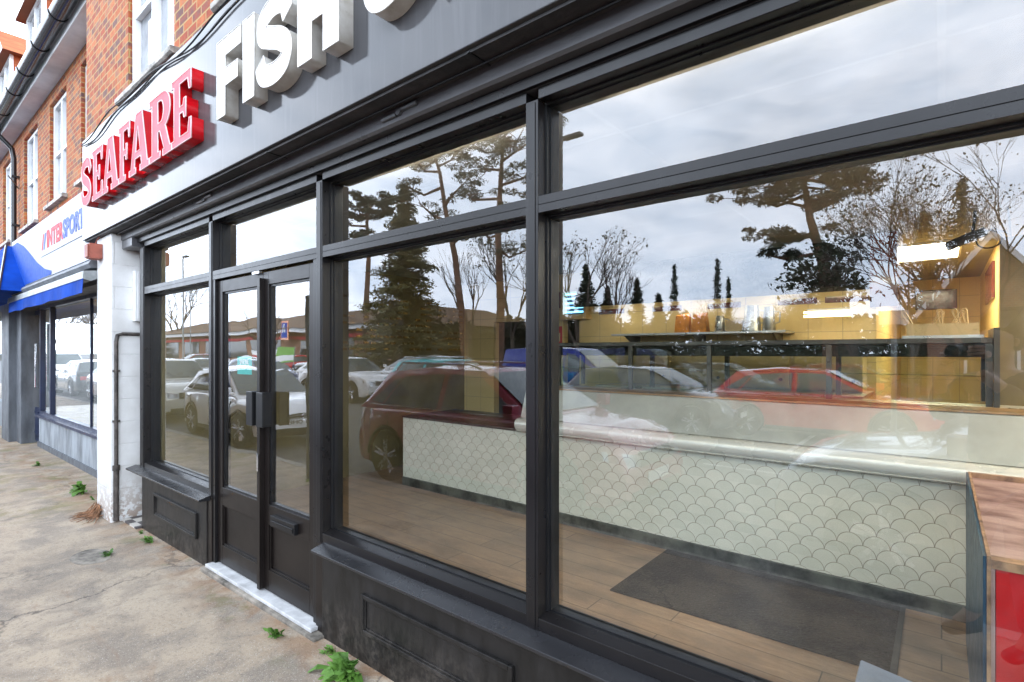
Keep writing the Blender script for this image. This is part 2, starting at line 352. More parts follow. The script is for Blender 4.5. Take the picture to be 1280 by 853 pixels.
def scale_tiles():
    m, nt, P = newmat('fish_scale_tiles')
    t = nt.nodes.new('ShaderNodeTexCoord'); sp = nt.nodes.new('ShaderNodeSeparateXYZ'); nt.links.new(t.outputs['Object'], sp.inputs[0])
    W_ = .146; Rr = W_/2
    v = M_(nt, 'DIVIDE', M_(nt, 'SUBTRACT', sp.outputs[2], .045), Rr); row = M_(nt, 'FLOOR', v); dz = M_(nt, 'SUBTRACT', v, row)
    par = M_(nt, 'MODULO', M_(nt, 'ADD', row, 20.0), 2.0)
    u = M_(nt, 'ADD', M_(nt, 'DIVIDE', M_(nt, 'ADD', sp.outputs[0], 40.0), W_), M_(nt, 'MULTIPLY', par, .5))
    col = M_(nt, 'FLOOR', u); dx = M_(nt, 'MULTIPLY', M_(nt, 'SUBTRACT', M_(nt, 'SUBTRACT', u, col), .5), 2.0)
    d = M_(nt, 'SQRT', M_(nt, 'ADD', M_(nt, 'MULTIPLY', dx, dx), M_(nt, 'MULTIPLY', dz, dz)))
    e = M_(nt, 'ABSOLUTE', M_(nt, 'SUBTRACT', d, .985)); grout = RAMP(nt, e, (.006, 1), (.030, 0))
    inside = M_(nt, 'LESS_THAN', d, .985)
    g = NZ(nt, 3, 4, .6)
    idn = nt.nodes.new('ShaderNodeTexWhiteNoise'); cb = nt.nodes.new('ShaderNodeCombineXYZ')
    nt.links.new(M_(nt, 'ADD', row, M_(nt, 'SUBTRACT', 1.0, inside)), cb.inputs[1]); nt.links.new(M_(nt, 'MULTIPLY', col, inside), cb.inputs[0]); nt.links.new(cb.outputs[0], idn.inputs['Vector'])
    c = MIX(nt, RAMP(nt, g, (.3, 0), (.7, 1)), (.64,.62,.52), (.72,.70,.60))
    c = MIX(nt, M_(nt, 'MULTIPLY', idn.outputs['Value'], .34), c, (.45,.46,.38))
    c = MIX(nt, grout, c, (.22,.17,.13)); nt.links.new(c, P.inputs['Base Color'])
    nt.links.new(RAMP(nt, grout, (0, .16), (1, .7)), P.inputs['Roughness'])
    dome = M_(nt, 'SUBTRACT', M_(nt, 'MULTIPLY', M_(nt, 'MULTIPLY', inside, d), -.10), grout); BUMP(nt, P, dome, .5, .006); return m
M['scales'] = scale_tiles()
def wall_tiles(name, c1, c2, w_=.30, h_=.15, mort=(.45,.36,.2)):
    m, nt, P = newmat(name)
    t = nt.nodes.new('ShaderNodeTexCoord'); sp = nt.nodes.new('ShaderNodeSeparateXYZ'); nt.links.new(t.outputs['Object'], sp.inputs[0])
    cb = nt.nodes.new('ShaderNodeCombineXYZ'); nt.links.new(M_(nt, 'ADD', sp.outputs[0], sp.outputs[1]), cb.inputs[0]); nt.links.new(sp.outputs[2], cb.inputs[1])
    br = nt.nodes.new('ShaderNodeTexBrick'); br.offset = 0; br.inputs['Scale'].default_value = 1; br.inputs['Brick Width'].default_value = w_; br.inputs['Row Height'].default_value = h_
    br.inputs['Mortar Size'].default_value = .003; br.inputs['Color1'].default_value = (*c1, 1); br.inputs['Color2'].default_value = (*c2, 1); br.inputs['Mortar'].default_value = (*mort, 1)
    nt.links.new(cb.outputs[0], br.inputs['Vector']); nt.links.new(br.outputs['Color'], P.inputs['Base Color']); P.inputs['Roughness'].default_value = .42
    BUMP(nt, P, M_(nt, 'SUBTRACT', NZ(nt, 5, 3, .5), br.outputs['Fac']), .12, .006); return m
M['cream_tiles'] = wall_tiles('cream_wall_tiles', (.74,.57,.25), (.78,.61,.28), .30, .30)
M['olive_wall'] = mat('grey_olive_wall_paint', (.21,.165,.075), .5, 0, .15, 1.5)
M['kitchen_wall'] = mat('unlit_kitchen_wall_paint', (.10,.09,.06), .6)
M['ceiling'] = wall_tiles('ceiling_tiles', (.42,.39,.30), (.45,.42,.33), .6, .6, (.25,.22,.15))
def ceil_mat():
    m, nt, P = newmat('suspended_ceiling_tiles')
    t = nt.nodes.new('ShaderNodeTexCoord'); br = nt.nodes.new('ShaderNodeTexBrick'); br.offset = 0; nt.links.new(t.outputs['Object'], br.inputs['Vector'])
    br.inputs['Scale'].default_value = 1; br.inputs['Brick Width'].default_value = 1.2; br.inputs['Row Height'].default_value = .6; br.inputs['Mortar Size'].default_value = .012
    br.inputs['Color1'].default_value = (.30,.28,.24,1); br.inputs['Color2'].default_value = (.27,.25,.21,1); br.inputs['Mortar'].default_value = (.34,.32,.28,1)
    nt.links.new(br.outputs['Color'], P.inputs['Base Color']); P.inputs['Roughness'].default_value = .8; return m
M['ceil'] = ceil_mat()
M['maroon_tile'] = mat('maroon_glazed_tile', (.13,.025,.018), .15, 0, .3, 6)
M['steel'] = mat('brushed_steel', (.56,.56,.52), .32, .85, .12, 2, .06, 90, sc3=(1,1,6))
M['steel_panel'] = mat('satin_steel_panel', (.42,.42,.37), .42, .0, .14, 1.6, .05, 60)
M['nosing'] = mat('polished_steel_nosing', (.64,.63,.57), .25, .15, .04, 1)
M['dark_steel'] = mat('dark_steel', (.10,.10,.085), .35, .6, .2, 3)
M['skirt'] = mat('scuffed_steel_skirting', (.15,.15,.13), .4, .5, .35, 5)
M['cream_unit'] = mat('cream_laminate', (.66,.48,.22), .35, 0, .08, 2)
M['wood_edge'] = mat('copper_wood_edging', (.26,.15,.06), .4, .2, .2, 6)
def mat_rubber():
    m, nt, P = newmat('ribbed_black_mat')
    t = nt.nodes.new('ShaderNodeTexCoord'); v = nt.nodes.new('ShaderNodeTexVoronoi'); v.inputs['Scale'].default_value = 55; nt.links.new(t.outputs['Object'], v.inputs['Vector'])
    g = NZ(nt, 3, 5, .6); c = MIX(nt, RAMP(nt, g, (.35, 0), (.7, 1)), (.007,.007,.007), (.022,.020,.019))
    c = MIX(nt, RAMP(nt, NZ(nt, 90, 2, .5), (.70, 0), (.76, .7)), c, (.25,.22,.18))
    nt.links.new(c, P.inputs['Base Color']); P.inputs['Roughness'].default_value = .8; P.inputs['Specular IOR Level'].default_value = .2; BUMP(nt, P, v.outputs[0], .8, .012); return m
M['mat'] = mat_rubber()
M['pine'] = mat('worn_pine_edging', (.30,.17,.09), .6, 0, .35, 14, .2, 30, col2=(.10,.05,.03))
M['dusty_top'] = mat('dusty_maroon_laminate', (.31,.20,.18), .5, 0, .3, 3.5, 0, 20, col2=(.11,.035,.028), sc3=(1,2,1))
M['red_panel'] = mat('red_panel_paint', (.45,.006,.008), .35, 0, .12, 3)
M['blue_edge'] = mat('blue_panel_paint', (.008,.045,.085), .4, 0, .15, 4)
M['grey_blue'] = mat('grey_blue_painted_board', (.19,.23,.30), .5, 0, .15, 4)
M['poster_red'] = mat('poster_red', (.55,.01,.01), .3, 0, .08)
M['cream_flat'] = mat('cream_card', (.75,.66,.40), .5, 0, .06)
M['orange_bag'] = mat('orange_paper_bag', (.75,.28,.02), .5, 0, .2, 12, .5, 30)
M['black'] = mat('black_plastic', (.010,.010,.011), .35, 0, .1, spec=.25, rv=.02)
M['rubber'] = mat('tyre_rubber', (.02,.02,.021), .75, 0, .2, 20)
M['alloy'] = mat('alloy_rim', (.5,.5,.52), .28, .8, .1)
M['chrome'] = mat('chrome_trim', (.75,.76,.78), .12, .9, .05)
M['car_glass'] = mat('tinted_car_glass', (.06,.085,.085), .03, 0, .3, 1.5, spec=1.0)
M['lens'] = mat('clear_headlight_lens', (.55,.6,.65), .08, .3, .3, 9)
M['red_lens'] = mat('red_lamp_lens', (.55,.012,.012), .12, 0, .2, 9)
M['plate_white'] = mat('white_number_plate', (.75,.75,.72), .4, 0, .05)
M['plate_yellow'] = mat('yellow_number_plate', (.75,.55,.05), .4, 0, .05)
M['sign_red'] = mat('red_sign_acrylic', (.62,.006,.012), .16, 0, .06, 3)
M['sign_pink'] = mat('sky_sheen_letter_face', (.86,.16,.19), .6, 0, .05, 3, spec=.1)  # pink: sky sheen on the red acrylic, put into the face colour
M['sign_white'] = mat('white_letter_return', (.66,.64,.60), .35, 0, .1, 6, col2=(.45,.41,.35))
M['sign_face'] = mat('white_letter_face', (.90,.90,.90), .3, 0, .02, 3)
M['outline'] = mat('pale_letter_trim', (.85,.62,.62), .5, 0, .03)
M['blue_cloth'] = mat('blue_awning_cloth', (.005,.06,.38), .8, 0, .15, 2, .2, 30, spec=.08)
M['sign_pale'] = fascia_mat('pale_blue_grey_fascia', (.27,.30,.37), .35)
M['logo_red'] = mat('faded_logo_red', (.62,.07,.09), .6, 0, .03, spec=.2)
M['logo_blue'] = mat('faded_logo_blue', (.09,.14,.50), .6, 0, .03, spec=.2)
M['logo_blue_deep'] = mat('logo_blue', (.006,.07,.40), .6, 0, .06, spec=.15)
M['navy'] = mat('navy_door_paint', (.016,.026,.07), .35, 0, .15, 4)
M['grey_render'] = mat('grey_stained_panel', (.30,.33,.36), .6, 0, .22, 2.5, .3, 20, sc3=(2,2,.5))
M['grey_pillar'] = mat('dark_grey_pillar_paint', (.12,.13,.145), .6, 0, .2, 3, .3, 20, sc3=(2,2,.6))
M['teal'] = mat('teal_sticker', (.01,.48,.42), .4, 0, .04)
M['white_flat'] = mat('white_print', (.82,.82,.82), .45, 0, .02)
M['rust_box'] = mat('rust_red_box', (.30,.08,.05), .55, 0, .2, 8, .2, 30)
M['iron'] = mat('rusted_iron_pipe', (.10,.085,.075), .6, .3, .35, 14, .4, 40)
M['post'] = mat('grey_blue_post_paint', (.10,.15,.18), .5, .1, .15, 5)
M['galv'] = mat('galvanised_steel', (.32,.34,.34), .5, .5, .15, 6)
M['bark'] = mat('grey_brown_bark', (.115,.085,.06), .9, 0, .3, 6, .7, 20)
M['red_bark'] = mat('reddish_pine_bark', (.19,.10,.06), .9, 0, .3, 5, .7, 18)
M['twig'] = mat('bare_twig_bark', (.12,.09,.07), .9, 0, .25, 3)
def leafmat(name, a, b):
    m, nt, P = newmat(name); f = NZ(nt, .9, 5, .75); f2 = NZ(nt, 7, 3, .7)
    c = MIX(nt, RAMP(nt, f, (.35, 0), (.65, 1)), a, b); c = MIX(nt, RAMP(nt, f2, (.4, .5), (.6, 0)), c, tuple(x*.6 for x in a))
    nt.links.new(c, P.inputs['Base Color']); P.inputs['Roughness'].default_value = .65; return m
M['needles'] = leafmat('dark_needles', (.030,.045,.022), (.075,.085,.035))
M['cedar'] = leafmat('olive_needles', (.085,.085,.028), (.19,.17,.06))
M['cypress'] = leafmat('cypress_green', (.015,.040,.018), (.035,.070,.028))
M['hedge'] = leafmat('brown_green_hedge', (.045,.048,.022), (.105,.085,.045))
M['weed'] = leafmat('fresh_weed_green', (.06,.16,.02), (.15,.30,.04))
M['ivy'] = leafmat('ivy_green', (.03,.045,.018), (.07,.08,.03))
M['root'] = mat('dry_brown_roots', (.28,.14,.07), .9, 0, .3, 20)
def paint(name, col, metal=.2): return mat(name, col, .22, metal, .05, 2, 0, 60, coat=.8, rv=.04)

# ------------------------------------------------------------ ground, road
ROAD = -.20
gx0, gx1 = -160, 90
def gz(x):            # the pavement falls a little to the left
    return -.062 + .010*max(-6, min(0, x+3))
m = MB()
n = 60
for i in range(n):
    a = -40 + i*1.0; b = a+1.0
    m.quad((a,-2.30,gz(a)), (b,-2.30,gz(b)), (b,.9,gz(b)), (a,.9,gz(a)))
struct(m.build('pavement', M['pavement']))
m = MB(); m.quad((-600,-600,ROAD-.02), (600,-600,ROAD-.02), (600,600,ROAD-.02), (-600,600,ROAD-.02)); struct(m.build('ground', M['asphalt']))
m = MB(); m.quad((-160,-11.2,ROAD-.012), (90,-11.2,ROAD-.012), (90,-2.4,ROAD-.012), (-160,-2.4,ROAD-.012)); struct(m.build('road', M['asphalt']))
m = MB()
for i in range(60):
    a = -40+i; m.box(a+.004, a+.996, -2.43, -2.30, ROAD-.1, gz(a+.5)+.004)
struct(m.build('kerb', M['kerb']))
m = MB()
for i in range(60):
    a = -40+i*1.0; m.box(a+.004, a+.996, -12.6, -11.2, ROAD-.1, ROAD+.10)
struct(m.build('far_pavement', M['kerb']))
m = MB(); zl = ROAD-.008
for i in range(22):
    x = -40 + i*5.4; m.quad((x,-2.62,zl), (x+1.4,-2.62,zl), (x+1.4,-2.55,zl), (x,-2.55,zl)); m.quad((x,-11.1,zl), (x+.1,-11.1,zl), (x+.1,-8.7,zl), (x,-8.7,zl))
for i in range(40):
    x = -60 + i*3; m.quad((x,-6.75,zl), (x+1.2,-6.75,zl), (x+1.2,-6.65,zl), (x,-6.65,zl))
for r in range(3):
    for i in range(26):
        x = -70+i*2.6; y = -17-r*5.2; m.quad((x,y-4.6,zl-.006), (x+.1,y-4.6,zl-.006), (x+.1,y,zl-.006), (x,y,zl-.006))
struct(m.build('road_marking', M['white_line']))

# ------------------------------------------------------------ the fish shop building
R1 = 2.6                                     # right end of the shop front
shop = thing('shop_building', 'brick shop building with dark glazed fish shop front and grey fascia', 'building', (-2, 0, 0))
def part(mb, name, m, parent=shop, **k): return mb.build(name, m, parent, **k)
MX = [(-6.05,-5.93), (-4.43,-4.363), (-2.885,-2.82), (-1.311,-1.25), (.90,.962), (R1-.06, R1)]
FD = .13
for a, b in MX:
    m = MB().box(a, b, 0, FD, .475, 2.61); m.box(a+.012, b-.012, -.004, -.0005, .48, 2.6); part(m, 'mullion', M['frame'], bevel=.002)
for i in range(5):
    a, b = MX[i][1], MX[i+1][0]
    m = MB().box(a, b, .002, FD, 2.155, 2.222); m.box(a, b, -.001, .0015, 2.187, 2.1885); part(m, 'transom', M['frame'], bevel=.002)
    m = MB().box(a, b, .002, FD, 2.61, 2.655); part(m, 'head_rail', M['frame'], bevel=.002)
    # upper light
    m = MB().ring(a, b, 2.222, 2.61, .008, .050, FD); m.ring(a+.008, b-.008, 2.230, 2.602, .006, .072, FD); part(m, 'glazing_bead', M['bead'])
    m = MB().box(a+.01, b-.01, .090, .096, 2.234, 2.598); part(m, 'window_pane', M['pane'])
    if i == 1: continue
    m = MB().box(a, b, .002, FD, .475, .535); m.prism([(.004,.5355),(.055,.548),(.055,.5355)], a, b); part(m, 'bottom_rail', M['frame'], bevel=.0015)
    m = MB().ring(a, b, .535, 2.155, .008, .056, FD); m.ring(a+.008, b-.008, .543, 2.147, .006, .072, FD); part(m, 'glazing_bead', M['bead'])
    m = MB().box(a+.01, b-.01, .090, .096, .547, 2.143); part(m, 'window_pane', M['pane'])
# outer face line of the head and the beam above
m = MB().box(-6.05, R1, -.02, .0, 2.657, 2.70); part(m, 'head_trim', M['frame'], bevel=.002)
m = MB().prism([(-.055,2.705),(-.07,2.715),(-.07,2.90),(.13,2.90),(.13,2.656),(.0005,2.656),(.0005,2.705)], -6.37, R1); part(m, 'shutter_beam', M['beam'])
m = MB().prism([(-.055,2.62),(-.065,2.63),(-.065,2.704),(-.0205,2.704),(-.0205,2.62)], -6.36, -6.055); m.box(-6.36, -6.055, -.02, .13, 2.62, 2.70); part(m, 'beam_end', M['beam'])
# sills and stall risers
for a, b in ((-6.17, -4.395), (-2.80, R1)):
    m = MB().prism([(-.085,.452),(-.085,.466),(-.002,.488),(.06,.474),(.06,.44),(-.002,.446)], a, b); part(m, 'sill', M['sill'], bevel=.002)
    # drip edge
for a, b in ((-5.95, -4.44), (-2.80, R1)):
    m = MB().box(a, b, -.012, .12, -.16, .443)
    ps = [(a+.36, b-.17)] if a < -4 else [(-2.40, -1.36), (-1.05, .55), (.95, 2.4)]
    for p0, p1 in ps:
        m.ring(p0, p1, .105, .312, .022, -.030, -.0125); m.ring(p0+.022, p1-.022, .127, .290, .010, -.021, -.0125)
    part(m, 'stall_riser', M['riser'], bevel=.003)
m = MB().box(-4.44, -4.365, -.004, .12, -.13, .475); part(m, 'door_post', M['door'], bevel=.002)
m = MB().box(-2.882, -2.80, -.004, .12, -.10, .475); part(m, 'door_post', M['door'], bevel=.002)
m = MB().box(-4.37, -2.86, -.05, .12, -.045, -.022); part(m, 'threshold', M['threshold'], bevel=.004)
m = MB().box(-4.40, -2.78, -.075, .10, -.20, -.046); part(m, 'door_step', M['concrete'], bevel=.008)
# tiled strip in the recess left of the shop front
def mosaic():
    m, nt, P = newmat('black_white_mosaic')
    t = nt.nodes.new('ShaderNodeTexCoord'); ch = nt.nodes.new('ShaderNodeTexChecker'); ch.inputs['Scale'].default_value = 7; nt.links.new(t.outputs['Object'], ch.inputs[0])
    ch.inputs[1].default_value = (.55,.52,.47,1); ch.inputs[2].default_value = (.09,.08,.08,1); nt.links.new(ch.outputs[0], P.inputs['Base Color']); P.inputs['Roughness'].default_value = .5; return m
m = MB().box(-6.37, -5.952, -.06, .9, -.2, -.075); part(m, 'tiled_step', mosaic())
# doors
def door(a, b, meet):
    d = MB()
    st = .075; y0, y1 = .025, .075
    z0, z1 = -.012, 2.142
    ga, gb = a+st, b-st
    if meet > 0: gb = b-.07
    d.box(a, ga, y0, y1, z0, z1); d.box(gb, b, y0, y1, z0, z1)
    d.box(ga, gb, y0, y1, 2.055, z1); d.box(ga, gb, y0, y1, .435, .570); d.box(ga, gb, y0, y1, z0, .130)
    d.box(ga, gb, y0+.022, y1-.015, .130, .435)
    d.ring(ga, gb, .130, .435, .012, y0+.008, y0+.0215)
    o = part(d, 'door', M['door'], bevel=.002)
    MB().ring(ga, gb, .570, 2.055, .014, y0+.012, y1-.003).build('glazing_bead', M['bead'], o)
    MB().box(ga+.01, gb-.01, .048, .054, .58, 2.045).build('door_pane', M['door_pane'], o)
    return o
m = MB().box(-4.363, -4.325, .004, .12, -.02, 2.154); part(m, 'door_jamb', M['frame'], bevel=.002)
m = MB().box(-2.925, -2.886, .004, .12, -.02, 2.154); part(m, 'door_jamb', M['frame'], bevel=.002)
dl = door(-4.320, -3.598, 1); dr = door(-3.594, -2.930, -1)
m = MB().box(-3.615, -3.578, -.008, .024, -.01, 2.10); m.build('meeting_stile', M['door'], dl)
for x0, x1, dd in ((-3.70, -3.60, dl), (-3.555, -3.455, dr)):
    m = MB().box(x0+.01, x0+.025, -.035, .024, 1.10, 1.33); m.box(x1-.025, x1-.01, -.035, .024, 1.10, 1.33); m.box(x0+.005, x1-.005, -.046, -.0355, 1.10, 1.33)
    m.build('door_handle', M['black'], dd, bevel=.003)
m = MB().box(-3.44, -3.13, -.004, .0245, .452, .520); m.box(-3.425, -3.145, -.010, -.0045, .462, .492); m.build('letterbox', M['black'], dr, bevel=.003)
m = MB().box(-3.604, -3.588, -.016, -.0125, .79, .91); m.build('lock_plate', M['chrome'], dl)
MB().box(-3.70, -3.60, -.002, .020, 2.135, 2.150).build('closer_arm', M['chrome'], dl)

def text_obj(txt, size, m, ext=.002, bold=0):
    cu = bpy.data.curves.new('lettering', 'FONT'); cu.body = txt; cu.size = size; cu.extrude = ext; cu.align_x = 'CENTER'; cu.align_y = 'CENTER'; cu.offset = bold
    cu.resolution_u = 3
    ob = bpy.data.objects.new('tmp', cu); C.objects.link(ob)
    dg = bpy.context.evaluated_depsgraph_get(); dg.update()
    me = bpy.data.meshes.new_from_object(ob.evaluated_get(dg)); bpy.data.objects.remove(ob)
    me.materials.clear(); me.materials.append(m)
    return me
def lettering(name, txt, size, m, loc, rot, parent, bold=0, sx=1):
    me = text_obj(txt, size, m, .0015, bold)
    mt = Matrix.Translation(loc) @ rot @ Matrix.Diagonal((sx,1,1,1)); off = Vector((0,0,0)); p = parent
    while p is not None: off += p.location; p = p.parent
    me.transform(Matrix.Translation(-off) @ mt)
    o = bpy.data.objects.new(name, me); C.objects.link(o); o.parent = parent; return o
FACE = Matrix.Rotation(PI/2, 4, 'X')          # text facing -Y (the street)
# teal notice inside the left door
t = thing('door_notice', 'teal square notice stuck inside the left door glass', 'notice', (-3.955, .060, 1.50))
MB().box(-4.07, -3.84, .0600, .0612, 1.435, 1.565).build('card', M['teal'], t)
lettering('lettering', 'WE\'RE', .05, M['white_flat'], (-3.955, .0585, 1.525), FACE, t, .001)
lettering('lettering', 'OPEN', .03, M['white_flat'], (-3.955, .0585, 1.485), FACE, t)

# fascia and soffit
YF = -.21
m = MB().box(-7.17, R1+.4, YF, -.10, 2.795, 3.86)
part(m, 'fascia', M['fascia'], bevel=.004)
m = MB().box(-7.16, R1+.39, YF+.02, .10, 2.780, 2.793); part(m, 'soffit', M['soffit'])
m = MB()
for x in (-5.2, -3.1, -1.45, .3): m.box(x, x+.012, YF+.01, -.071, 2.776, 2.7795)
m.tube([(-6.7,-.105,2.768),(-5,-.11,2.77),(-4.2,-.115,2.766),(-2,-.11,2.77),(1,-.11,2.768),(2.5,-.11,2.77)], .005, 6)
part(m, 'soffit_cable', M['black'])
for x, s in ((-2.02, 1), (-4.31, 1)):
    m = MB()
    m.tube([(x-.13,-.075,2.745),(x-.02,-.075,2.745)], .012, 8); m.tube([(x+.02,-.075,2.76),(x+.13,-.075,2.76)], .012, 8); m.lathe([(.018,-.085),(.018,-.068)], x, 0, 12, 0, 'y', 2.752)
    part(m, 'beam_latch', M['beam'], smooth=True)
# party wall / pillar
m = MB()
m.box(-6.88, -6.385, -.15, 1.2, -.2, 2.778)
part(m, 'white_pillar', M['pillar'], bevel=.012)
m = MB()
pp = [(-6.372,-.11,-.05),(-6.372,-.11,1.70),(-6.372,-.10,1.765),(-6.372,-.06,1.78),(-6.372,.30,1.78)]
m.tube(pp, .017, 10); m.tube([(-6.372,-.11,-.08),(-6.372,-.11,.44)], .024, 10); m.tube([(-6.372,-.11,.42),(-6.372,-.11,.47)], .032, 10)
for z in (.9, 1.4): m.box(-6.384, -6.36, -.14, -.08, z, z+.02)
m.lathe([(.010,1.775),(.010,1.83)], -6.372, .12, 8); m.tube([(-6.372,.10,1.83),(-6.372,.14,1.83)], .008, 6)
o = part(m, 'drain_pipe', M['iron'], smooth=True)
m = MB().box(-6.382, -6.30, .03, .32, 1.91, 2.42); m.box(-6.298, -6.292, .05, .30, 1.93, 2.40); part(m, 'meter_box', M['white_pvc'], bevel=.004)
m = MB().box(-6.80, -6.66, -.26, -.152, 2.55, 2.70); m.box(-6.79, -6.67, -.275, -.262, 2.56, 2.69); m.tube([(-6.84,-.20,2.60),(-6.80,-.20,2.61)], .02, 8)
m.tube([(-6.73,-.20,2.70),(-6.75,-.18,2.75),(-6.70,-.17,2.78)], .006, 6); part(m, 'alarm_box', M['rust_box'], bevel=.006)

# upper storey
def wall_open(x0, x1, z0, z1, y0, y1, opens, mb):     # wall with rectangular holes
    xs = sorted({x0, x1, *[o[0] for o in opens], *[o[1] for o in opens]}); zs = sorted({z0, z1, *[o[2] for o in opens], *[o[3] for o in opens]})
    for i in range(len(xs)-1):
        for j in range(len(zs)-1):
            cx, cz = (xs[i]+xs[i+1])/2, (zs[j]+zs[j+1])/2
            if any(o[0] < cx < o[1] and o[2] < cz < o[3] for o in opens): continue
            mb.box(xs[i], xs[i+1], y0, y1, zs[j], zs[j+1])
def clean(o):   # weld so that neighbouring wall pieces share their faces
    import bmesh
    b = bmesh.new(); b.from_mesh(o.data); bmesh.ops.remove_doubles(b, verts=b.verts, dist=1e-4)
    seen = {}; dead = []
    for f in b.faces:
        k = tuple(sorted(v.index for v in f.verts)); 
        if k in seen: dead += [f, seen[k]]
        seen[k] = f
    bmesh.ops.delete(b, geom=list(set(dead)), context='FACES_ONLY'); b.to_mesh(o.data); b.free()
    return o
YB = -.10
ups = [(-6.04, -4.86, 4.00, 5.6), (-3.86, -2.66, 4.00, 5.6), (-1.5, -.3, 4.0, 5.6), (.9, 2.1, 4.0, 5.6)]
m = MB(); wall_open(-7.54, R1+.4, 2.81, 7.6, YB+.002, .35, ups, m); clean(part(m, 'brick_wall', M['brick']))
def sash(parent, x0, x1, z0, z1, y, split=True, nb=2):
    f = MB().ring(x0, x1, z0, z1, .06, y, y+.10); 
    mid = (x0+x1)/2
    if nb == 2: f.box(mid-.035, mid+.035, y, y+.08, z0+.06, z1-.06)
    f.box(x0+.06, (mid-.035) if nb == 2 else x1-.06, y+.01, y+.07, (z0+z1)/2-.02, (z0+z1)/2+.03)
    if nb == 2: f.box(mid+.035, x1-.06, y+.01, y+.07, (z0+z1)/2-.02, (z0+z1)/2+.03)
    o = f.build('window', M['white_pvc'], parent, bevel=.004)
    MB().box(x0+.05, x1-.05, y+.055, y+.06, z0+.05, z1-.05).build('pane', M['pale_glass'], o)
    return o
for a, b, z0, z1 in ups:
    sash(shop, a+.02, b-.02, z0, z1-.02, YB+.03)
    MB().prism([(-.20,3.945),(-.20,3.985),(YB+.10,4.005),(YB+.10,3.93),(-.18,3.93)], a-.03, b+.22).build('window_sill', M['stone_sill'], shop, bevel=.004)
m = MB(); m.box(-7.6, R1+.5, -.35, .3, 7.6, 7.7); part(m, 'eaves_board', M['soffit_white'])
m = MB().quad((-7.7,-.5,7.55), (R1+.6,-.5,7.55), (R1+.6,4,10.5), (-7.7,4,10.5)); m.quad((-7.7,8.6,7.5), (R1+.6,8.6,7.5), (R1+.6,4,10.5), (-7.7,4,10.5)); part(m, 'roof', M['orange_tiles'])
# a slack cable along the fascia top
for k, dz in enumerate((0, .035)):
    m = MB(); pts = []
    for i in range(40):
        x = -7.1 + i*.15; pts.append((x, YF-.012-.01*k, 3.80+dz+.035*math.sin(x*2.1+k)+.02*math.sin(x*5+k)))
    m.tube(pts, .006, 5); part(m, 'fascia_cable', M['black'], smooth=True)
# outer shell so no daylight leaks in
m = MB().box(R1+.02, R1+.4, .12, 8.7, -.2, 7.6); m.box(-6.38, -6.02, 1.201, 8.7, -.2, 7.6); m.box(-6.018, R1+.018, 8.4, 8.7, -.2, 7.6); m.box(-6.018, R1+.018, .352, 8.39, 2.82, 2.95)
m.box(R1+.001, R1+.4, -.01, .119, -.2, 2.779)
part(m, 'side_wall', M['far_brick'])

# ------------------------------------------------------------ sign letters

def glyph_mesh(loops, H, depth, rim=0):
    """loops in unit space -> extruded letter, front facing -Y; returns mesh (and trim mesh)"""
    def mk(fill, ext, bev):
        cu = bpy.data.curves.new('g', 'CURVE'); cu.dimensions = '2D' if fill else '3D'
        if fill: cu.fill_mode = 'BOTH'
        cu.extrude = ext; cu.bevel_depth = bev; cu.bevel_resolution = 1
        for lp in loops:
            s = cu.splines.new('POLY'); s.points.add(len(lp)-1); s.use_cyclic_u = True
            for i, (x, z) in enumerate(lp): s.points[i].co = (x*H, z*H, 0, 1)
        ob = bpy.data.objects.new('tmp', cu); C.objects.link(ob)
        dg = bpy.context.evaluated_depsgraph_get(); dg.update()
        me = bpy.data.meshes.new_from_object(ob.evaluated_get(dg)); bpy.data.objects.remove(ob)
        me.transform(Matrix.Rotation(PI/2, 4, 'X')); return me
    a = mk(True, depth/2, 0); b = mk(False, 0, .0045)
    return a, b
def stroke(path, th, n=14):          # offset outline of a smooth path
    P = [Vector((*p, 0)) for p in path]; pts = []
    P2 = [P[0]*2-P[1]] + P + [P[-1]*2-P[-2]]
    for i in range(1, len(P2)-2):
        for k in range(n if i < len(P2)-3 else n+1):
            t = k/n; p0, p1, p2, p3 = P2[i-1:i+3]
            pts.append(.5*((2*p1)+(p2-p0)*t+(2*p0-5*p1+4*p2-p3)*t*t+(3*p1-p0-3*p2+p3)*t**3))
    L, Rr = [], []
    for i, p in enumerate(pts):
        d = (pts[min(i+1, len(pts)-1)]-pts[max(i-1, 0)]).normalized(); nn = Vector((-d.y, d.x, 0)); u = i/(len(pts)-1)
        h = th(u) if callable(th) else th
        L.append((p.x+nn.x*h, p.y+nn.y*h)); Rr.append((p.x-nn.x*h, p.y-nn.y*h))
    return L + Rr[::-1]
def sx(lp, w): return [[(x*w, z) for x, z in l] for l in lp]
G = {}
# slab-serif set (unit width before scaling)
G['S'] = [stroke([(.88,.68),(.76,.85),(.50,.90),(.25,.83),(.20,.69),(.34,.57),(.64,.45),(.80,.31),(.74,.15),(.48,.10),(.22,.16),(.12,.34)], lambda u: .088+.03*math.sin(PI*u)**2)]
G['E'] = [[(0,0),(1,0),(1,.30),(.90,.30),(.84,.11),(.42,.11),(.42,.45),(.60,.45),(.64,.36),(.74,.36),(.74,.64),(.64,.64),(.60,.55),(.42,.55),(.42,.89),(.84,.89),(.90,.72),(1,.72),(1,1),(0,1),(0,.90),(.12,.90),(.12,.10),(0,.10)]]
G['F'] = [[(0,0),(.60,0),(.60,.10),(.44,.10),(.44,.45),(.62,.45),(.66,.36),(.76,.36),(.76,.64),(.66,.64),(.62,.55),(.44,.55),(.44,.89),(.86,.89),(.92,.72),(1,.72),(1,1),(0,1),(0,.90),(.13,.90),(.13,.10),(0,.10)]]
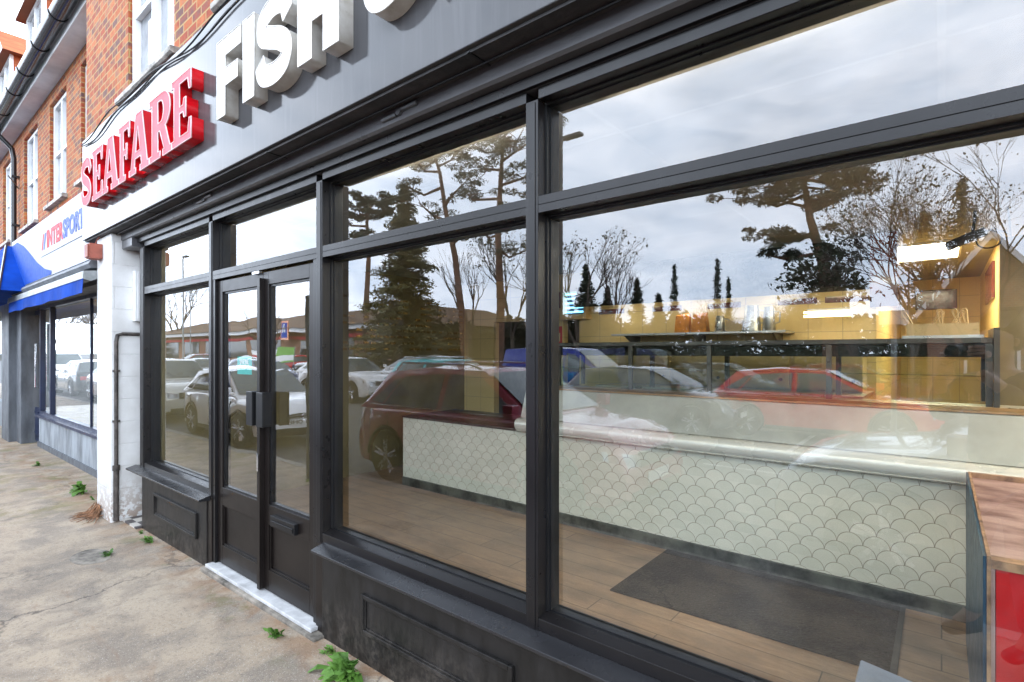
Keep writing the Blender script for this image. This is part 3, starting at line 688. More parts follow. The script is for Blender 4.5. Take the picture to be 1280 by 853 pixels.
G['A'] = [[(0,0),(.34,0),(.34,.10),(.27,.10),(.31,.25),(.60,.25),(.64,.10),(.56,.10),(.56,0),(1,0),(1,.10),(.92,.10),(.66,1),(.36,1),(.10,.10),(0,.10)], [(.34,.36),(.455,.78),(.57,.36)]]
def bowl(cx, cz, rx, rz, a0, a1, n=12): return [(cx+rx*math.cos(a0+(a1-a0)*i/n), cz+rz*math.sin(a0+(a1-a0)*i/n)) for i in range(n+1)]
G['R'] = [[(0,0),(.50,0),(.50,.10),(.40,.10),(.40,.42),(.48,.42),(.68,.10),(.62,.10),(.62,0),(1,0),(1,.10),(.93,.10),(.74,.44)] + bowl(.60,.715,.34,.285,-PI*.38,PI/2) + [(0,1),(0,.90),(.12,.90),(.12,.10),(0,.10)],
          [(.40,.55)] + bowl(.52,.72,.13,.17,-PI/2,PI/2,8) + [(.40,.89)]]
# grotesque set
g_F = [[(0,0),(.36,0),(.36,.38),(.88,.38),(.88,.60),(.36,.60),(.36,.77),(1,.77),(1,1),(0,1)]]
g_I = [[(0,0),(1,0),(1,1),(0,1)]]
g_H = [[(0,0),(.36,0),(.36,.385),(.64,.385),(.64,0),(1,0),(1,1),(.64,1),(.64,.615),(.36,.615),(.36,1),(0,1)]]
g_S = [stroke([(.86,.68),(.76,.84),(.50,.88),(.22,.80),(.20,.64),(.42,.545),(.66,.46),(.83,.33),(.76,.17),(.50,.115),(.22,.17),(.12,.33)], .125)]
g_C = [stroke([(.87,.66),(.76,.82),(.52,.87),(.26,.76),(.14,.50),(.26,.24),(.52,.13),(.76,.18),(.87,.34)], .125)]
g_P = [[(0,0),(.36,0),(.36,.34),(.55,.34)] + bowl(.60,.67,.40,.33,-PI/2,PI/2) + [(0,1)], [(.36,.54)] + bowl(.50,.67,.14,.13,-PI/2,PI/2,8) + [(.36,.80)]]
g_amp = [stroke([(1.02,.10),(.72,.42),(.40,.72),(.40,.88),(.56,.90),(.62,.76),(.40,.56),(.14,.34),(.22,.14),(.50,.11),(.78,.26),(.92,.50)], .085)]
LH = .478; LZ = 3.062; DP = .078
def put_letter(parent, name, loops, x0, wd, side, face, trim, H=LH, z=LZ, depth=DP):
    a, b = glyph_mesh(sx(loops, wd/H), H, depth)
    off = Vector((x0, YF-.001-depth/2, z)) - parent.location
    a.transform(Matrix.Translation(off)); b.transform(Matrix.Translation(off + Vector((0, -depth/2, 0))))
    a.materials.clear(); a.materials.append(side); a.materials.append(face)
    for p in a.polygons: p.material_index = 1 if p.normal.y < -.9 else 0
    o = bpy.data.objects.new(name, a); C.objects.link(o); o.parent = parent
    b.materials.clear(); b.materials.append(trim); q = bpy.data.objects.new('letter_trim', b); C.objects.link(q); q.parent = o
sr = thing('red_letter_sign', 'red three-dimensional slab letters SEAFARE on the grey fascia', 'sign', (-5.4, YF, LZ))
for ch, x0, x1 in (('S',-6.86,-6.44),('E',-6.42,-6.075),('A',-6.08,-5.58),('F',-5.575,-5.275),('A',-5.29,-4.80),('R',-4.79,-4.325),('E',-4.32,-3.965)):
    put_letter(sr, 'letter', G[ch], x0, x1-x0, M['sign_red'], M['sign_pink'], M['outline'])
m = MB().box(-6.44, -3.97, YF-.030, YF-.001, LZ+.005, LZ+.05); m.build('sign_rail', M['sign_red'], sr)
sw = thing('white_letter_sign', 'white box letters beginning FISH on the grey fascia', 'sign', (-2.6, YF, LZ))
for lp, x0, x1 in ((g_F,-3.545,-3.215),(g_I,-3.185,-3.045),(g_S,-3.03,-2.61),(g_H,-2.565,-2.195),(g_amp,-2.02,-1.60),(g_C,-1.40,-1.00),(g_H,-.96,-.59),(g_I,-.54,-.40),(g_P,-.34,.02),(g_S,.06,.46)):
    put_letter(sw, 'letter', lp, x0, x1-x0, M['sign_white'], M['sign_face'], M['sign_white'])

# ------------------------------------------------------------ neighbouring sports shop
nb = thing('sports_shop_building', 'brick building with pale sports shop fascia and blue awnings, left of the white pillar', 'building', (-12, .3, 0))
nw = [(-12.05,-10.85,4.12,5.88), (-14.37,-13.05,4.05,5.88), (-9.95,-8.80,4.12,5.88), (-16.9,-15.8,4.05,5.88), (-19.6,-18.3,4.05,5.88), (-22.5,-21.2,4.05,5.88)]
m = MB(); wall_open(-30, -7.545, 3.3, 6.099, .352, .70, nw, m); clean(m.build('brick_wall', M['brick'], nb))
for a, b, z0, z1 in nw:
    sash(nb, a+.02, b-.02, z0, z1-.01, .40, nb=2); MB().box(a-.08, b+.08, .28, .45, z0-.06, z0-.003).build('window_sill', M['stone_sill'], nb)
m = MB().box(-30, -7.55, .125, .80, 6.10, 6.119); m.build('eaves_soffit', M['soffit_white'], nb)
m = MB().box(-30, -7.55, .10, .124, 6.08, 6.30); m.build('fascia_board', M['soffit_white'], nb)
# gutter
m = MB(); prof = [(-.01+.105*math.cos(a), 6.25+.105*math.sin(a)) for a in [PI+PI*i/12 for i in range(13)]] + [(-.01+.09*math.cos(a), 6.25+.09*math.sin(a)) for a in [2*PI-PI*i/12 for i in range(13)]]
m.prism(prof, -30, -7.56)
for x in [-29+i*1.15 for i in range(19)]:
    pr2 = [(-.01+.118*math.cos(a), 6.25+.118*math.sin(a)) for a in [PI+PI*i/10 for i in range(11)]] + [(-.01+.106*math.cos(a), 6.25+.106*math.sin(a)) for a in [2*PI-PI*i/10 for i in range(11)]]
    m.prism(pr2, x, x+(.16 if int(x) % 4 == 0 else .05))
m.build('gutter', M['black_pvc'], nb, smooth=True)
m = MB().tube([(-14.9,-.01,6.14),(-14.9,.02,6.04),(-14.9,.24,5.80),(-14.9,.27,5.6),(-14.9,.27,3.2)], .045, 10)
for z in (5.2, 4.2): m.box(-14.97, -14.83, .22, .351, z, z+.04)
m.build('downpipe', M['black_pvc'], nb, smooth=True)
m = MB().quad((-30.2,.08,6.32), (-7.5,.08,6.32), (-7.5,4,9.3), (-30.2,4,9.3)); m.quad((-30.2,8,6.3), (-7.5,8,6.3), (-7.5,4,9.3), (-30.2,4,9.3)); m.build('roof', M['orange_tiles'], nb)
def dormer(cx):
    y0 = .35
    MB().box(cx-.7, cx+.7, y0, y0+2.2, 6.75, 8.05).build('dormer_cheek', M['orange_tiles'], nb)
    f = MB().ring(cx-.72, cx+.72, 6.7, 8.05, .10, y0-.06, y0-.001); f.box(cx-.04, cx+.04, y0-.05, y0-.001, 6.8, 7.95); f.box(cx-.62, cx-.04, y0-.05, y0-.001, 7.3, 7.36); f.box(cx+.04, cx+.62, y0-.05, y0-.001, 7.3, 7.36)
    o = f.build('window', M['white_pvc'], nb)
    MB().box(cx-.62, cx+.62, y0-.02, y0-.002, 6.8, 7.95).build('pane', M['pale_glass'], o)
    g = MB(); g.prism([(0,0),(1,0),(1,1),(0,1)], 0, 0)
    g = MB(); g.v = [(cx-.9,y0-.2,8.0),(cx+.9,y0-.2,8.0),(cx,y0-.2,8.75),(cx-.9,y0+3,8.0),(cx+.9,y0+3,8.0),(cx,y0+3,8.75)]
    g.f = [(0,1,2),(3,5,4),(0,2,5,3),(1,4,5,2),(0,3,4,1)]; g.mi = [1,0,0,0,0]
    g.build('dormer_roof', [M['orange_tiles'], M['white_pvc']], nb)
for cx in (-13.0, -16.25, -19.5, -23): dormer(cx)
# ground floor
m = MB().box(-12.80, -6.885, .33, .45, -.16, .425); m.build('stall_riser', M['grey_render'], nb, bevel=.004)
MB().box(-12.82, -6.885, .27, .46, .427, .47).build('sill', M['navy'], nb)
MB().box(-12.82, -6.885, .31, .33, -.16, -.03).build('plinth', M['grey_pillar'], nb)
m = MB().ring(-12.80, -6.89, .471, 2.42, .05, .34, .42); m.box(-12.0, -11.93, .34, .42, .521, 2.37); m.box(-9.5, -9.49, .36, .40, .521, 2.37); m.build('window_frame', M['navy'], nb)
MB().box(-12.76, -6.93, .375, .381, .51, 2.39).build('window_pane', M['pane'], nb)
MB().box(-12.5, -12.05, .385, .39, .9, 2.1).build('window_poster', M['pale_glass'], nb)
d = MB().ring(-13.75, -12.86, -.07, 2.38, .09, .36, .41); d.box(-13.66, -12.95, .36, .41, .0, .55); d.ring(-13.6, -13.0, .08, .48, .02, .345, .359)
dn = d.build('door', M['navy'], nb)
MB().box(-13.66, -12.95, .38, .386, .55, 2.29).build('door_pane', M['pane'], dn)
MB().tube([(-12.93,.36,.95),(-12.93,.30,.95),(-12.93,.30,1.75),(-12.93,.36,1.75)], .014, 8).build('door_handle', M['chrome'], dn)
MB().box(-14.6, -13.80, .05, .45, -.16, 2.6).build('grey_pillar', M['grey_pillar'], nb, bevel=.01)
MB().box(-13.80, -13.35, .16, .45, -.16, 2.6).build('grey_pillar', M['grey_pillar'], nb, bevel=.01)
MB().box(-20.0, -14.62, .33, .45, -.16, .45).build('stall_riser', M['grey_render'], nb)
MB().box(-20.0, -14.62, .375, .381, .45, 2.5).build('window_pane', M['pane'], nb)
MB().box(-30.0, -20.0, .33, .45, -.16, 2.7).build('grey_pillar', M['grey_pillar'], nb)
MB().box(-30, -6.885, .10, .60, 2.425, 2.60).build('lintel', M['grey_pillar'], nb)
f = MB().box(-11.9, -7.175, -.15, .34, 2.60, 3.40).build('fascia', M['sign_pale'], nb, bevel=.004)
MB().box(-9.62, -7.176, -.158, -.151, 2.90, 3.26).build('sign_board', mat('faded_sign_white', (.55,.55,.57), .6, 0, .03, spec=.2), f)
lettering('lettering', 'INTER', .30, M['logo_red'], (-8.78, -.161, 3.08), FACE, f, .012, 1.08)
lettering('lettering', 'SPORT', .30, M['logo_blue'], (-7.84, -.161, 3.08), FACE, f, .012, 1.08)
m = MB(); m.poly([(-9.55,-.161,2.98),(-9.47,-.161,2.98),(-9.38,-.161,3.19),(-9.46,-.161,3.19)]); m.build('logo_mark', M['logo_red'], f)
m = MB(); m.poly([(-9.42,-.1615,2.98),(-9.36,-.1615,2.98),(-9.24,-.1615,3.19),(-9.33,-.1615,3.19)]); m.build('logo_mark', M['logo_blue'], f)
# blue swoosh on the fascia
m = MB(); top = [(-11.88+.0,3.33),(-11.4,3.34),(-10.9,3.22),(-10.4,3.05),(-9.9,2.86),(-9.4,2.72),(-9.0,2.66)]
m.poly([(x,-.154,z) for x, z in top] + [(-9.0,-.154,2.61),(-11.88,-.154,2.61)]); m.build('blue_swoosh', M['logo_blue_deep'], f)
m = MB().prism([(-.20,2.56),(-.22,2.52),(-.20,2.48),(.10,2.48),(.10,2.598),(-.14,2.598)], -11.5, -6.885); m.build('awning_box', M['grey_pillar'], nb)
m = MB().prism([(-.26,2.44),(-.27,2.36),(-.2,2.34),(-.02,2.44),(-.02,2.47)], -11.4, -6.885); m.build('awning_rail', M['galv'], nb)
m = MB(); k = 40
for i in range(k):
    a = -11.3+i*(4.41/k); b = a+4.41/k; za = 2.21+.006*math.sin(i*.55); zb = 2.21+.006*math.sin((i+1)*.55); ya = -.265+.008*math.sin(i*.9); yb = -.265+.008*math.sin((i+1)*.9)
    m.quad((a,ya,za),(b,yb,zb),(b,-.262,2.37),(a,-.262,2.37)); m.quad((a,ya+.004,za),(b,yb+.004,zb),(b,-.258,2.37),(a,-.258,2.37))
aw = m.build('awning_valance', M['blue_cloth'], nb)
# big blue box awning of the corner entrance
m = MB(); m.v = [(-20,-.20,3.36),(-12.0,-.20,3.36),(-10.6,-.45,2.50),(-20,-.45,2.50),(-20,.3,3.30),(-12.0,.3,3.30),(-10.6,.0,2.50),(-20,0,2.50)]
m.f = [(0,3,2,1),(1,2,6,5),(0,1,5,4),(2,3,7,6)]; m.mi = [0]*4
m.box(-20, -10.6, -.455, -.449, 2.36, 2.50); m.build('blue_canopy', M['blue_cloth'], nb)
MB().tube([(-12.0,-.205,3.36),(-10.6,-.456,2.50)], .018, 6).build('canopy_edge', M['black_pvc'], nb)
# its interior
m = MB().box(-20, -6.9, .46, 6.0, -.05, .0); m.build('shop_floor', M['wood'], nb)
MB().box(-20, -6.9, .46, 6.0, 2.44, 2.48).build('shop_ceiling', M['cream_unit'], nb)
MB().box(-20, -6.9, 6.0, 6.2, 0, 2.44).build('shop_back_wall', M['olive_wall'], nb)
MB().box(-6.899, -6.886, .46, 6.0, 0, 2.44).build('party_wall', M['olive_wall'], nb)
wl = emit('warm_lamp_and_fill', (1,.62,.25), 60)
for lx, ly in ((-9.3,1.6), (-11.2,1.2), (-10.4,2.8), (-8.2,2.6)): MB().lathe([(.06,2.36),(.08,2.39),(.04,2.438)], lx, ly, 12).build('ceiling_lamp_and_fill', wl, nb)  # one lamp is real; the others are added to warm the room
# street iron bits
MB().tube([(-14.9,.34,5.0),(-14.2,.1,5.05)], .012, 6).build('wall_bracket', M['black_pvc'], nb)

# ------------------------------------------------------------ interior of the fish shop
WX0, WX1, WY, AY, CZ = -5.90, R1-.02, 4.35, 8.2, 2.66
m = MB().box(WX0, WX1, .12, AY+.1, -.05, 0.0); struct(m.build('floor', M['wood']))
m = MB(); m.box(WX0, WX1, .14, AY+.1, CZ, CZ+.03); struct(m.build('ceiling', M['ceil']))
m = MB().box(WX0-.08, WX0, .14, WY, 0, CZ); struct(m.build('wall_side', M['olive_wall']))
m = MB().box(WX1, WX1+.02, .14, AY, 0, CZ); struct(m.build('wall_side', M['olive_wall']))
m = MB(); wall_open(WX0, -.48, 0, CZ, WY, WY+.12, [(-5.28,-4.22,0,2.05),(-4.02,-3.76,.9,2.03)], m); o = clean(m.build('wall_back', M['cream_tiles'])); struct(o)
m = MB().box(-.48, .42, AY, AY+.1, 0, CZ); m.box(-.60, -.481, WY+.121, AY, 0, CZ); m.box(.42, .52, 5.10, AY, 0, CZ); struct(m.build('wall_alcove', M['cream_tiles']))
m = MB().box(.421, WX1, 4.98, 5.098, 0, CZ); struct(m.build('wall_back', M['olive_wall']))
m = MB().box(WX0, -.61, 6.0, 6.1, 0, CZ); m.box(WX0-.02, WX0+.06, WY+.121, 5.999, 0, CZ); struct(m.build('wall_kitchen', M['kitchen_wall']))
MB_ = MB()
tr = thing('tile_border', 'broken row of maroon accent tiles along the top of the cream wall', 'tile trim', (-2, WY, 2.1))
for x in (-3.46, -2.72, -2.06, -1.33, -.9):
    MB().box(x, x+.36, WY-.010, WY-.001, 2.085, 2.145).build('tile', M['maroon_tile'], tr)
MB().box(-5.87, -5.70, WY-.012, WY-.001, 2.29, 2.59).build('tile', M['maroon_tile'], tr)
MB().box(-4.20, -4.06, WY-.012, WY-.001, 2.20, 2.42).build('tile', M['maroon_tile'], tr)
# ceiling light glinting on glossy side wall tiles, built as gold slats
m = MB()
for r in range(9):
    for c_ in range(22):
        y = 1.9+c_*.11; z = 1.62+r*.085
        if random.random() < .55: m.box(WX0+.001, WX0+.006+random.random()*.010, y, y+.085, z, z+.03)
tag(m.build('tile_glint_slats', mat('gold_tile_glints', (.55,.36,.10), .2, .7, .2)), 'short gold slats standing for light glints on the tiled left side wall', 'tile glints')
# extraction canopy
t = thing('extraction_canopy', 'long dark steel extraction canopy over the frying range', 'canopy', (-2, 4.0, 2.15))
MB().prism([(3.95,2.195),(3.95,2.155),(3.93,2.155),(3.90,2.20),(4.15,CZ-.002),(WY-.002,CZ-.002),(WY-.002,2.195)], -3.57, -.50).build('hood', mat('dark_hood_paint', (.022,.022,.026), .25, .2, .2), t)
MB().box(-.50, -.30, 4.02, 4.30, 2.0, CZ-.002).build('duct', M['maroon_tile'], t)
for x in (-3.2, -2.4, -1.6, -.95): MB().box(x, x+.40, 3.957, 3.99, 2.170, 2.193).build('hood_fill', emit('hood_fill_glow', (1,.82,.54), 17), t)  # added lamps, hidden by the lip, to brighten the cream wall
# fly killer
t = thing('insect_killer', 'wall unit with glowing blue tubes beside the dark canopy', 'insect killer', (-3.78, 4.3, 2.2))
MB().ring(-3.97, -3.60, 2.07, 2.42, .025, WY-.12, WY-.002).build('case', M['cream_unit'], t)
for z in (2.13, 2.19, 2.25, 2.31, 2.37): MB().tube([(-3.93,WY-.07,z),(-3.64,WY-.07,z)], .012, 8).build('tube', emit('uv_tube', (.2,.6,1.0), 2.2), t)
MB().box(-3.945, -3.625, WY-.02, WY-.003, 2.095, 2.395).build('back_plate', M['blue_edge'], t)
MB().box(-4.0, -3.57, WY-.16, WY-.002, 2.03, 2.066).build('tray', M['cream_unit'], t)
# poster by the doorway
t = thing('red_wall_poster', 'small red poster on the narrow cream wall strip between the doorways', 'poster', (-4.1, WY-.01, 1.8))
MB().box(-4.17, -4.035, WY-.008, WY-.002, 1.66, 1.95).build('sheet', M['poster_red'], t)
MB().box(-4.135, -4.065, WY-.011, WY-.0085, 1.74, 1.86).build('picture', M['cream_flat'], t)
# wall shelf with things
t = thing('wall_shelf', 'steel shelf on brackets along the cream back wall', 'shelf', (-2.1, 4.1, 1.8))
MB().box(-3.05, -1.17, 3.92, WY-.002, 1.79, 1.81).build('board', M['steel'], t)
for x in (-2.9, -2.1, -1.3): MB().prism([(WY-.003,1.789),(3.95,1.789),(WY-.003,1.60)], x, x+.02).build('bracket', M['dark_steel'], t)
for i, (x, lab) in enumerate(((-2.22,'left orange paper bag standing on the wall shelf'), (-2.03,'right orange paper bag standing on the wall shelf'))):
    m = MB(); m.v = [(x-.08,3.98,1.811),(x+.08,3.98,1.811),(x+.08,4.1,1.811),(x-.08,4.1,1.811),(x-.07,4.0,2.0),(x+.075,4.0,1.99),(x+.07,4.06,2.03),(x-.07,4.06,2.01)]
    m.f = [(0,3,2,1),(0,1,5,4),(1,2,6,5),(2,3,7,6),(3,0,4,7),(4,5,6,7)]; m.mi = [0]*6; tag(m.build('paper_bag', M['orange_bag']), lab, 'bag', 'orange bags on the shelf')
def jug(x, r, h, label):
    m = MB().lathe([(r,1.811),(r*1.02,1.813),(r*.85,1.811+h*.7),(r*.7,1.811+h),(r*.62,1.81+h)], x, 4.02, 16); o = m.build('steel_jug', M['steel'], smooth=True)
    MB().tube([(x+r*.8,4.02,1.811+h*.8),(x+r*1.7,4.02,1.811+h*.75),(x+r*1.6,4.02,1.811+h*.35),(x+r*.95,4.02,1.811+h*.3)], .007, 6).build('handle', M['steel'], o)
    return tag(o, label, 'jug', 'steel jugs on the shelf')
jug(-1.82, .055, .17, 'narrow steel jug next to the orange bags on the wall shelf')
tag(MB().box(-1.74, -1.58, 3.96, 4.10, 1.811, 1.92).build('card_box', M['cream_unit']), 'small brown box between the steel jugs on the shelf', 'box')
jug(-1.50, .085, .26, 'tall wide steel jug right of the small box on the shelf')
jug(-1.34, .06, .24, 'tall steel jug near the right end of the wall shelf')
# frying range along the back wall
t = thing('frying_range', 'long cream and steel frying range against the back wall', 'range', (-1.6, 4.0, 0))
MB().box(-3.0, -.52, 3.55, WY-.003, .02, 1.20).build('body', M['cream_unit'], t, bevel=.005)
MB().box(-3.02, -.50, 3.50, WY-.003, 1.202, 1.23).build('worktop', M['steel'], t)
MB().box(-3.0, -.55, 4.0, WY-.003, 1.232, 1.60).build('upstand', M['cream_unit'], t)
for x in (-2.9, -2.3, -1.7, -1.1):
    MB().box(x, x+.55, 3.97, 3.998, 1.25, 1.58).build('panel', M['cream_unit'], t, bevel=.003); MB().lathe([(.015,3.955),(.015,3.969)], x+.48, 0, 10, 0, 'y', 1.33).build('knob', M['black'], t)
MB().box(-.98, -.60, 3.90, 3.99, 1.94, 2.0).build('range_lamp', M['steel'], t)
for z in (1.93, 1.965): MB().tube([(-1.0,3.86,z),(-.62,3.86,z)], .010, 8).build('lamp_tube', emit('range_tube', (1,.72,.35), 8), t)
# counter
ct = thing('servery_counter', 'long serving counter with fish scale tiled front and rounded steel ledge', 'counter', (-2.3, 2.4, 0))
CX0, CX1 = -5.04, 2.2
MB().box(CX0, CX1, 2.412, 2.60, .10, .808).build('tiled_front', M['scales'], ct)
MB().box(CX0-.004, CX1, 2.40, 2.60, .0, .098).build('skirting', M['skirt'], ct, bevel=.003)
CS = -3.25
MB().box(CS, CX1, 2.62, 3.3, .02, 1.20).build('carcass', M['dark_steel'], ct)
MB().box(CX0+.02, CS-.002, 2.602, 3.3, .02, .79).build('low_carcass', M['dark_steel'], ct)
MB().box(CX0, CS-.002, 2.395, 3.31, .812, .835).build('low_top', M['dark_steel'], ct, bevel=.004)
MB().prism([(2.40,.812),(2.38,.812),(2.345,.83)] + [(2.385-.055*math.cos(a), .885+.06*math.sin(a)) for a in [-PI/3+i*PI/9 for i in range(8)]] + [(2.42,.945),(2.60,.945),(2.60,.812)], CS, CX1).build('rounded_ledge', M['nosing'], ct, smooth=True)
MB().prism([(2.425,.949),(2.52,1.228),(2.72,1.236),(2.72,.949)], CS+.003, CX1).build('steel_front', M['steel_panel'], ct)
MB().prism([(2.515,1.232),(2.519,1.246),(2.74,1.252),(2.74,1.24)], CS, CX1).build('edge_trim', M['wood_edge'], ct)
MB().box(CS+.02, CX1, 2.745, 3.35, 1.205, 1.225).build('worktop', M['steel'], ct)
# display cabinet
dc = thing('hot_display_cabinet', 'low glass hot display cabinet standing on the serving counter', 'display cabinet', (-1.4, 2.95, 1.25))
DX0, DX1 = -3.05, .25
MB().box(DX0, DX1, 2.76, 3.28, 1.655, 1.69).build('top', M['dark_steel'], dc, bevel=.003)
for x in (DX0, -2.25, -1.53, -.66, DX1-.035): MB().box(x, x+.035, 2.77, 2.80, 1.253, 1.653).build('post', M['dark_steel'], dc); MB().box(x, x+.035, 3.24, 3.27, 1.253, 1.653).build('post', M['dark_steel'], dc)
MB().box(DX0+.01, DX1-.01, 2.785, 2.790, 1.254, 1.652).build('front_glass', M['clear'], dc)
MB().box(DX0, DX1, 2.80, 3.27, 1.44, 1.448).build('glass_shelf', M['clear'], dc)
MB().box(DX0, DX1, 2.80, 3.27, 1.565, 1.653).build('heat_gantry', M['black'], dc)
MB().box(DX1+.002, DX1+.03, 2.74, 3.30, 1.253, 1.75).build('end_panel', M['dark_steel'], dc)
# chip scoop rack
sc_ = thing('scoop_rack', 'cream rack on the cabinet with wire scoop handles sticking out', 'rack', (0, 3.4, 1.69))
MB().box(-.20, .20, 3.10, 3.27, 1.691, 1.80).build('bin', M['cream_unit'], sc_)
MB().box(-.22, .22, 3.02, 3.09, 1.691, 1.715).build('tray', M['steel'], sc_)
for i, x in enumerate((-.16, -.06, .0, .05, .10, .14)):
    a = (-.5,.55,-.1,.6,-.25,-.15)[i]; p = Vector((x,3.18,1.78)); u = Vector((math.sin(a),0,math.cos(a))); s = u.cross(Vector((0,1,0)))*.014
    MB().tube([p-s*.3, p-s+u*.11, p-s*.6+u*.125, p+s*.6+u*.125, p+s+u*.11, p+s*.3], .0055, 5).build('handle', M['cream_unit'], sc_)
# back of alcove: framed picture, another on the side
tag(MB().box(-.30, .17, AY-.03, AY-.002, 2.22, 2.50).build('dark_red_picture', M['maroon_tile'], bevel=.004), 'wide dark red picture on the far alcove wall under the ceiling light', 'picture')
tag(MB().box(.395, .418, 5.5, 6.6, 2.15, 2.52).build('dark_red_picture', M['maroon_tile'], bevel=.004), 'dark red picture on the right side wall of the alcove', 'picture')
# ceiling lights: the alcove panel, then added fill panels and strips
lamp_m = emit('ceiling_panel_glow', (1.0,.85,.60), 22.0)
soft_m = emit('soft_panel_glow', (1.0,.95,.88), 1.3)
bright_m = emit('fill_panel_glow', (1.0,.88,.70), 30.0)  # for two panels added out of view to brighten the shop
def panel(x0, x1, y0, y1, lab, lm=None):
    t = thing('ceiling_light', lab, 'ceiling light', ((x0+x1)/2, (y0+y1)/2, CZ-.02), 'square ceiling light panels')
    MB().ring(x0, x1, y0, y1, .02, 0, 1)
    f = MB(); f.box(x0, x1, y0, y0+.02, CZ-.02, CZ-.001); f.box(x0, x1, y1-.02, y1, CZ-.02, CZ-.001); f.box(x0, x0+.02, y0+.02, y1-.02, CZ-.02, CZ-.001); f.box(x1-.02, x1, y0+.02, y1-.02, CZ-.02, CZ-.001)
    f.build('frame', M['white_pvc'], t); MB().box(x0+.021, x1-.021, y0+.021, y1-.021, CZ-.014, CZ-.002).build('diffuser', lm or lamp_m, t)
panel(-.39, .155, 4.80, 5.90, 'bright rectangular ceiling light panel in the alcove behind the display cabinet')
panel(1.1, 2.3, 1.4, 2.0, 'added fill light panel on the ceiling above the red cabinet near the window', bright_m)
panel(1.1, 2.3, 3.0, 3.6, 'added fill light panel on the ceiling above the right end of the counter', bright_m)
tube_m = emit('fill_strip_glow', (1.0,.88,.70), 78.0)  # added strips, hidden from outside, to light the floor and counter front
tube_l = emit('dim_fill_strip_glow', (1.0,.86,.66), 12.0)
for i, (a, b, lab) in enumerate(((-5.8,-4.5,'added fill light strip hidden behind the head rail of the leftmost window'), (-4.25,-3.0,'added fill light strip hidden behind the head rail over the double doors'), (-2.7,-1.4,'added fill light strip hidden behind the head rail between the doors and the middle mullion'), (-1.1,.75,'added fill light strip hidden behind the head rail of the widest window'))):
    t = thing('fill_strip', lab, 'strip light', ((a+b)/2, .15, CZ-.02), 'added fill strips hidden behind the head rail')
    MB().box(a, b, .134, .170, CZ-.012, CZ-.002).build('batten', M['white_pvc'], t); MB().box(a+.03, b-.03, .138, .164, CZ-.024, CZ-.0125).build('tube', tube_l if i < 2 else tube_m, t)
# cctv camera with cable
t = thing('security_camera', 'dark security camera with looped cables under the ceiling', 'camera', (.12, 3.0, 2.5))
def cc(dx, dy, dz): return (.155+dx*1.3, 3.55+dy*1.3, 2.47+dz*1.3 if dz < .2 else CZ-.002)
MB().tube([cc(-.10,-.02,-.055), cc(-.085,-.02,-.05), cc(.0,0,-.01), cc(.075,.01,.02)], [.030,.036,.036,.033], 12).build('housing', M['black'], t, smooth=True)
MB().tube([cc(.02,0,.02), cc(.03,.02,.10), cc(.03,.02,.235)], .010, 8).build('bracket', M['black'], t)
lp = [cc(.09+.055*math.cos(a), .01*math.sin(a*2), -.03+.05*math.sin(a)) for a in [i*2*PI/20 for i in range(21)]]
MB().tube([cc(.07,0,.01), cc(.11,0,.03), cc(.16,0,.0), cc(.18,0,-.02), cc(.17,.02,.235)], .005, 6).build('cable', M['black'], t, smooth=True); MB().tube(lp, .005, 6).build('cable', M['black'], t, smooth=True)
# rubber mat
m = MB(); pts = [(-1.722,1.455),(-.17,1.50),(-.176,2.385),(-1.715,2.392)]; nn = 24
m.v = [(x,y,.001) for x, y in pts]+[(x,y,.010) for x, y in pts]; m.f = [(0,3,2,1),(4,5,6,7),(0,1,5,4),(1,2,6,5),(2,3,7,6),(3,0,4,7)]; m.mi = [0]*6
mo = m.build('floor_mat', M['mat']); tag(mo, 'large black ribbed rubber mat lying on the plank floor', 'mat')
MB().box(-.20, -.172, 1.50, 2.385, .0105, .0125).build('mat_edge', M['black'], mo)
# red cabinet by the window
rc = thing('red_cabinet', 'unfinished red cabinet with pine edges and a dusty top by the window', 'cabinet', (.6, 1.3, 0))
bx0, bx1, by0, by1, bz = .105, 1.35, .62, 2.18, .93
MB().box(bx0, bx0+.009, by0, by1, 0, bz).build('blue_side_panel', M['blue_edge'], rc)
MB().box(bx0+.0095, bx0+.020, by0-.004, by1, 0, bz+.004).build('pine_edge', M['pine'], rc)
MB().box(bx0+.0205, bx1, by1-.03, by1, 0, bz+.004).build('pine_edge', M['pine'], rc)
MB().box(bx0+.0205, bx1, by0-.004, by0+.05, bz-.035, bz-.006).build('pine_edge', M['pine'], rc)
MB().box(bx0+.0205, bx1, by0+.051, by1-.031, bz-.06, bz-.022).build('dusty_top', M['dusty_top'], rc)
MB().box(bx0+.0205, bx0+.030, by0+.004, by0+.03, 0, bz-.036).build('front_stile', M['dusty_top'], rc)
MB().box(bx0+.031, bx1, by0+.006, by0+.03, .06, bz-.036).build('red_front', M['red_panel'], rc, bevel=.004)
gb = MB(); gb.v = [(-.235,.30,0),(.10,.30,0),(.10,.56,0),(-.235,.56,0),(-.225,.33,.50),(.09,.33,.455),(.09,.555,.455),(-.225,.555,.50)]
gb.f = [(0,3,2,1),(4,5,6,7),(0,1,5,4),(1,2,6,5),(2,3,7,6),(3,0,4,7)]; gb.mi = [0]*6
tag(gb.build('painted_plinth', M['grey_blue'], bevel=.006), 'grey blue painted box standing inside at the foot of the window', 'box')

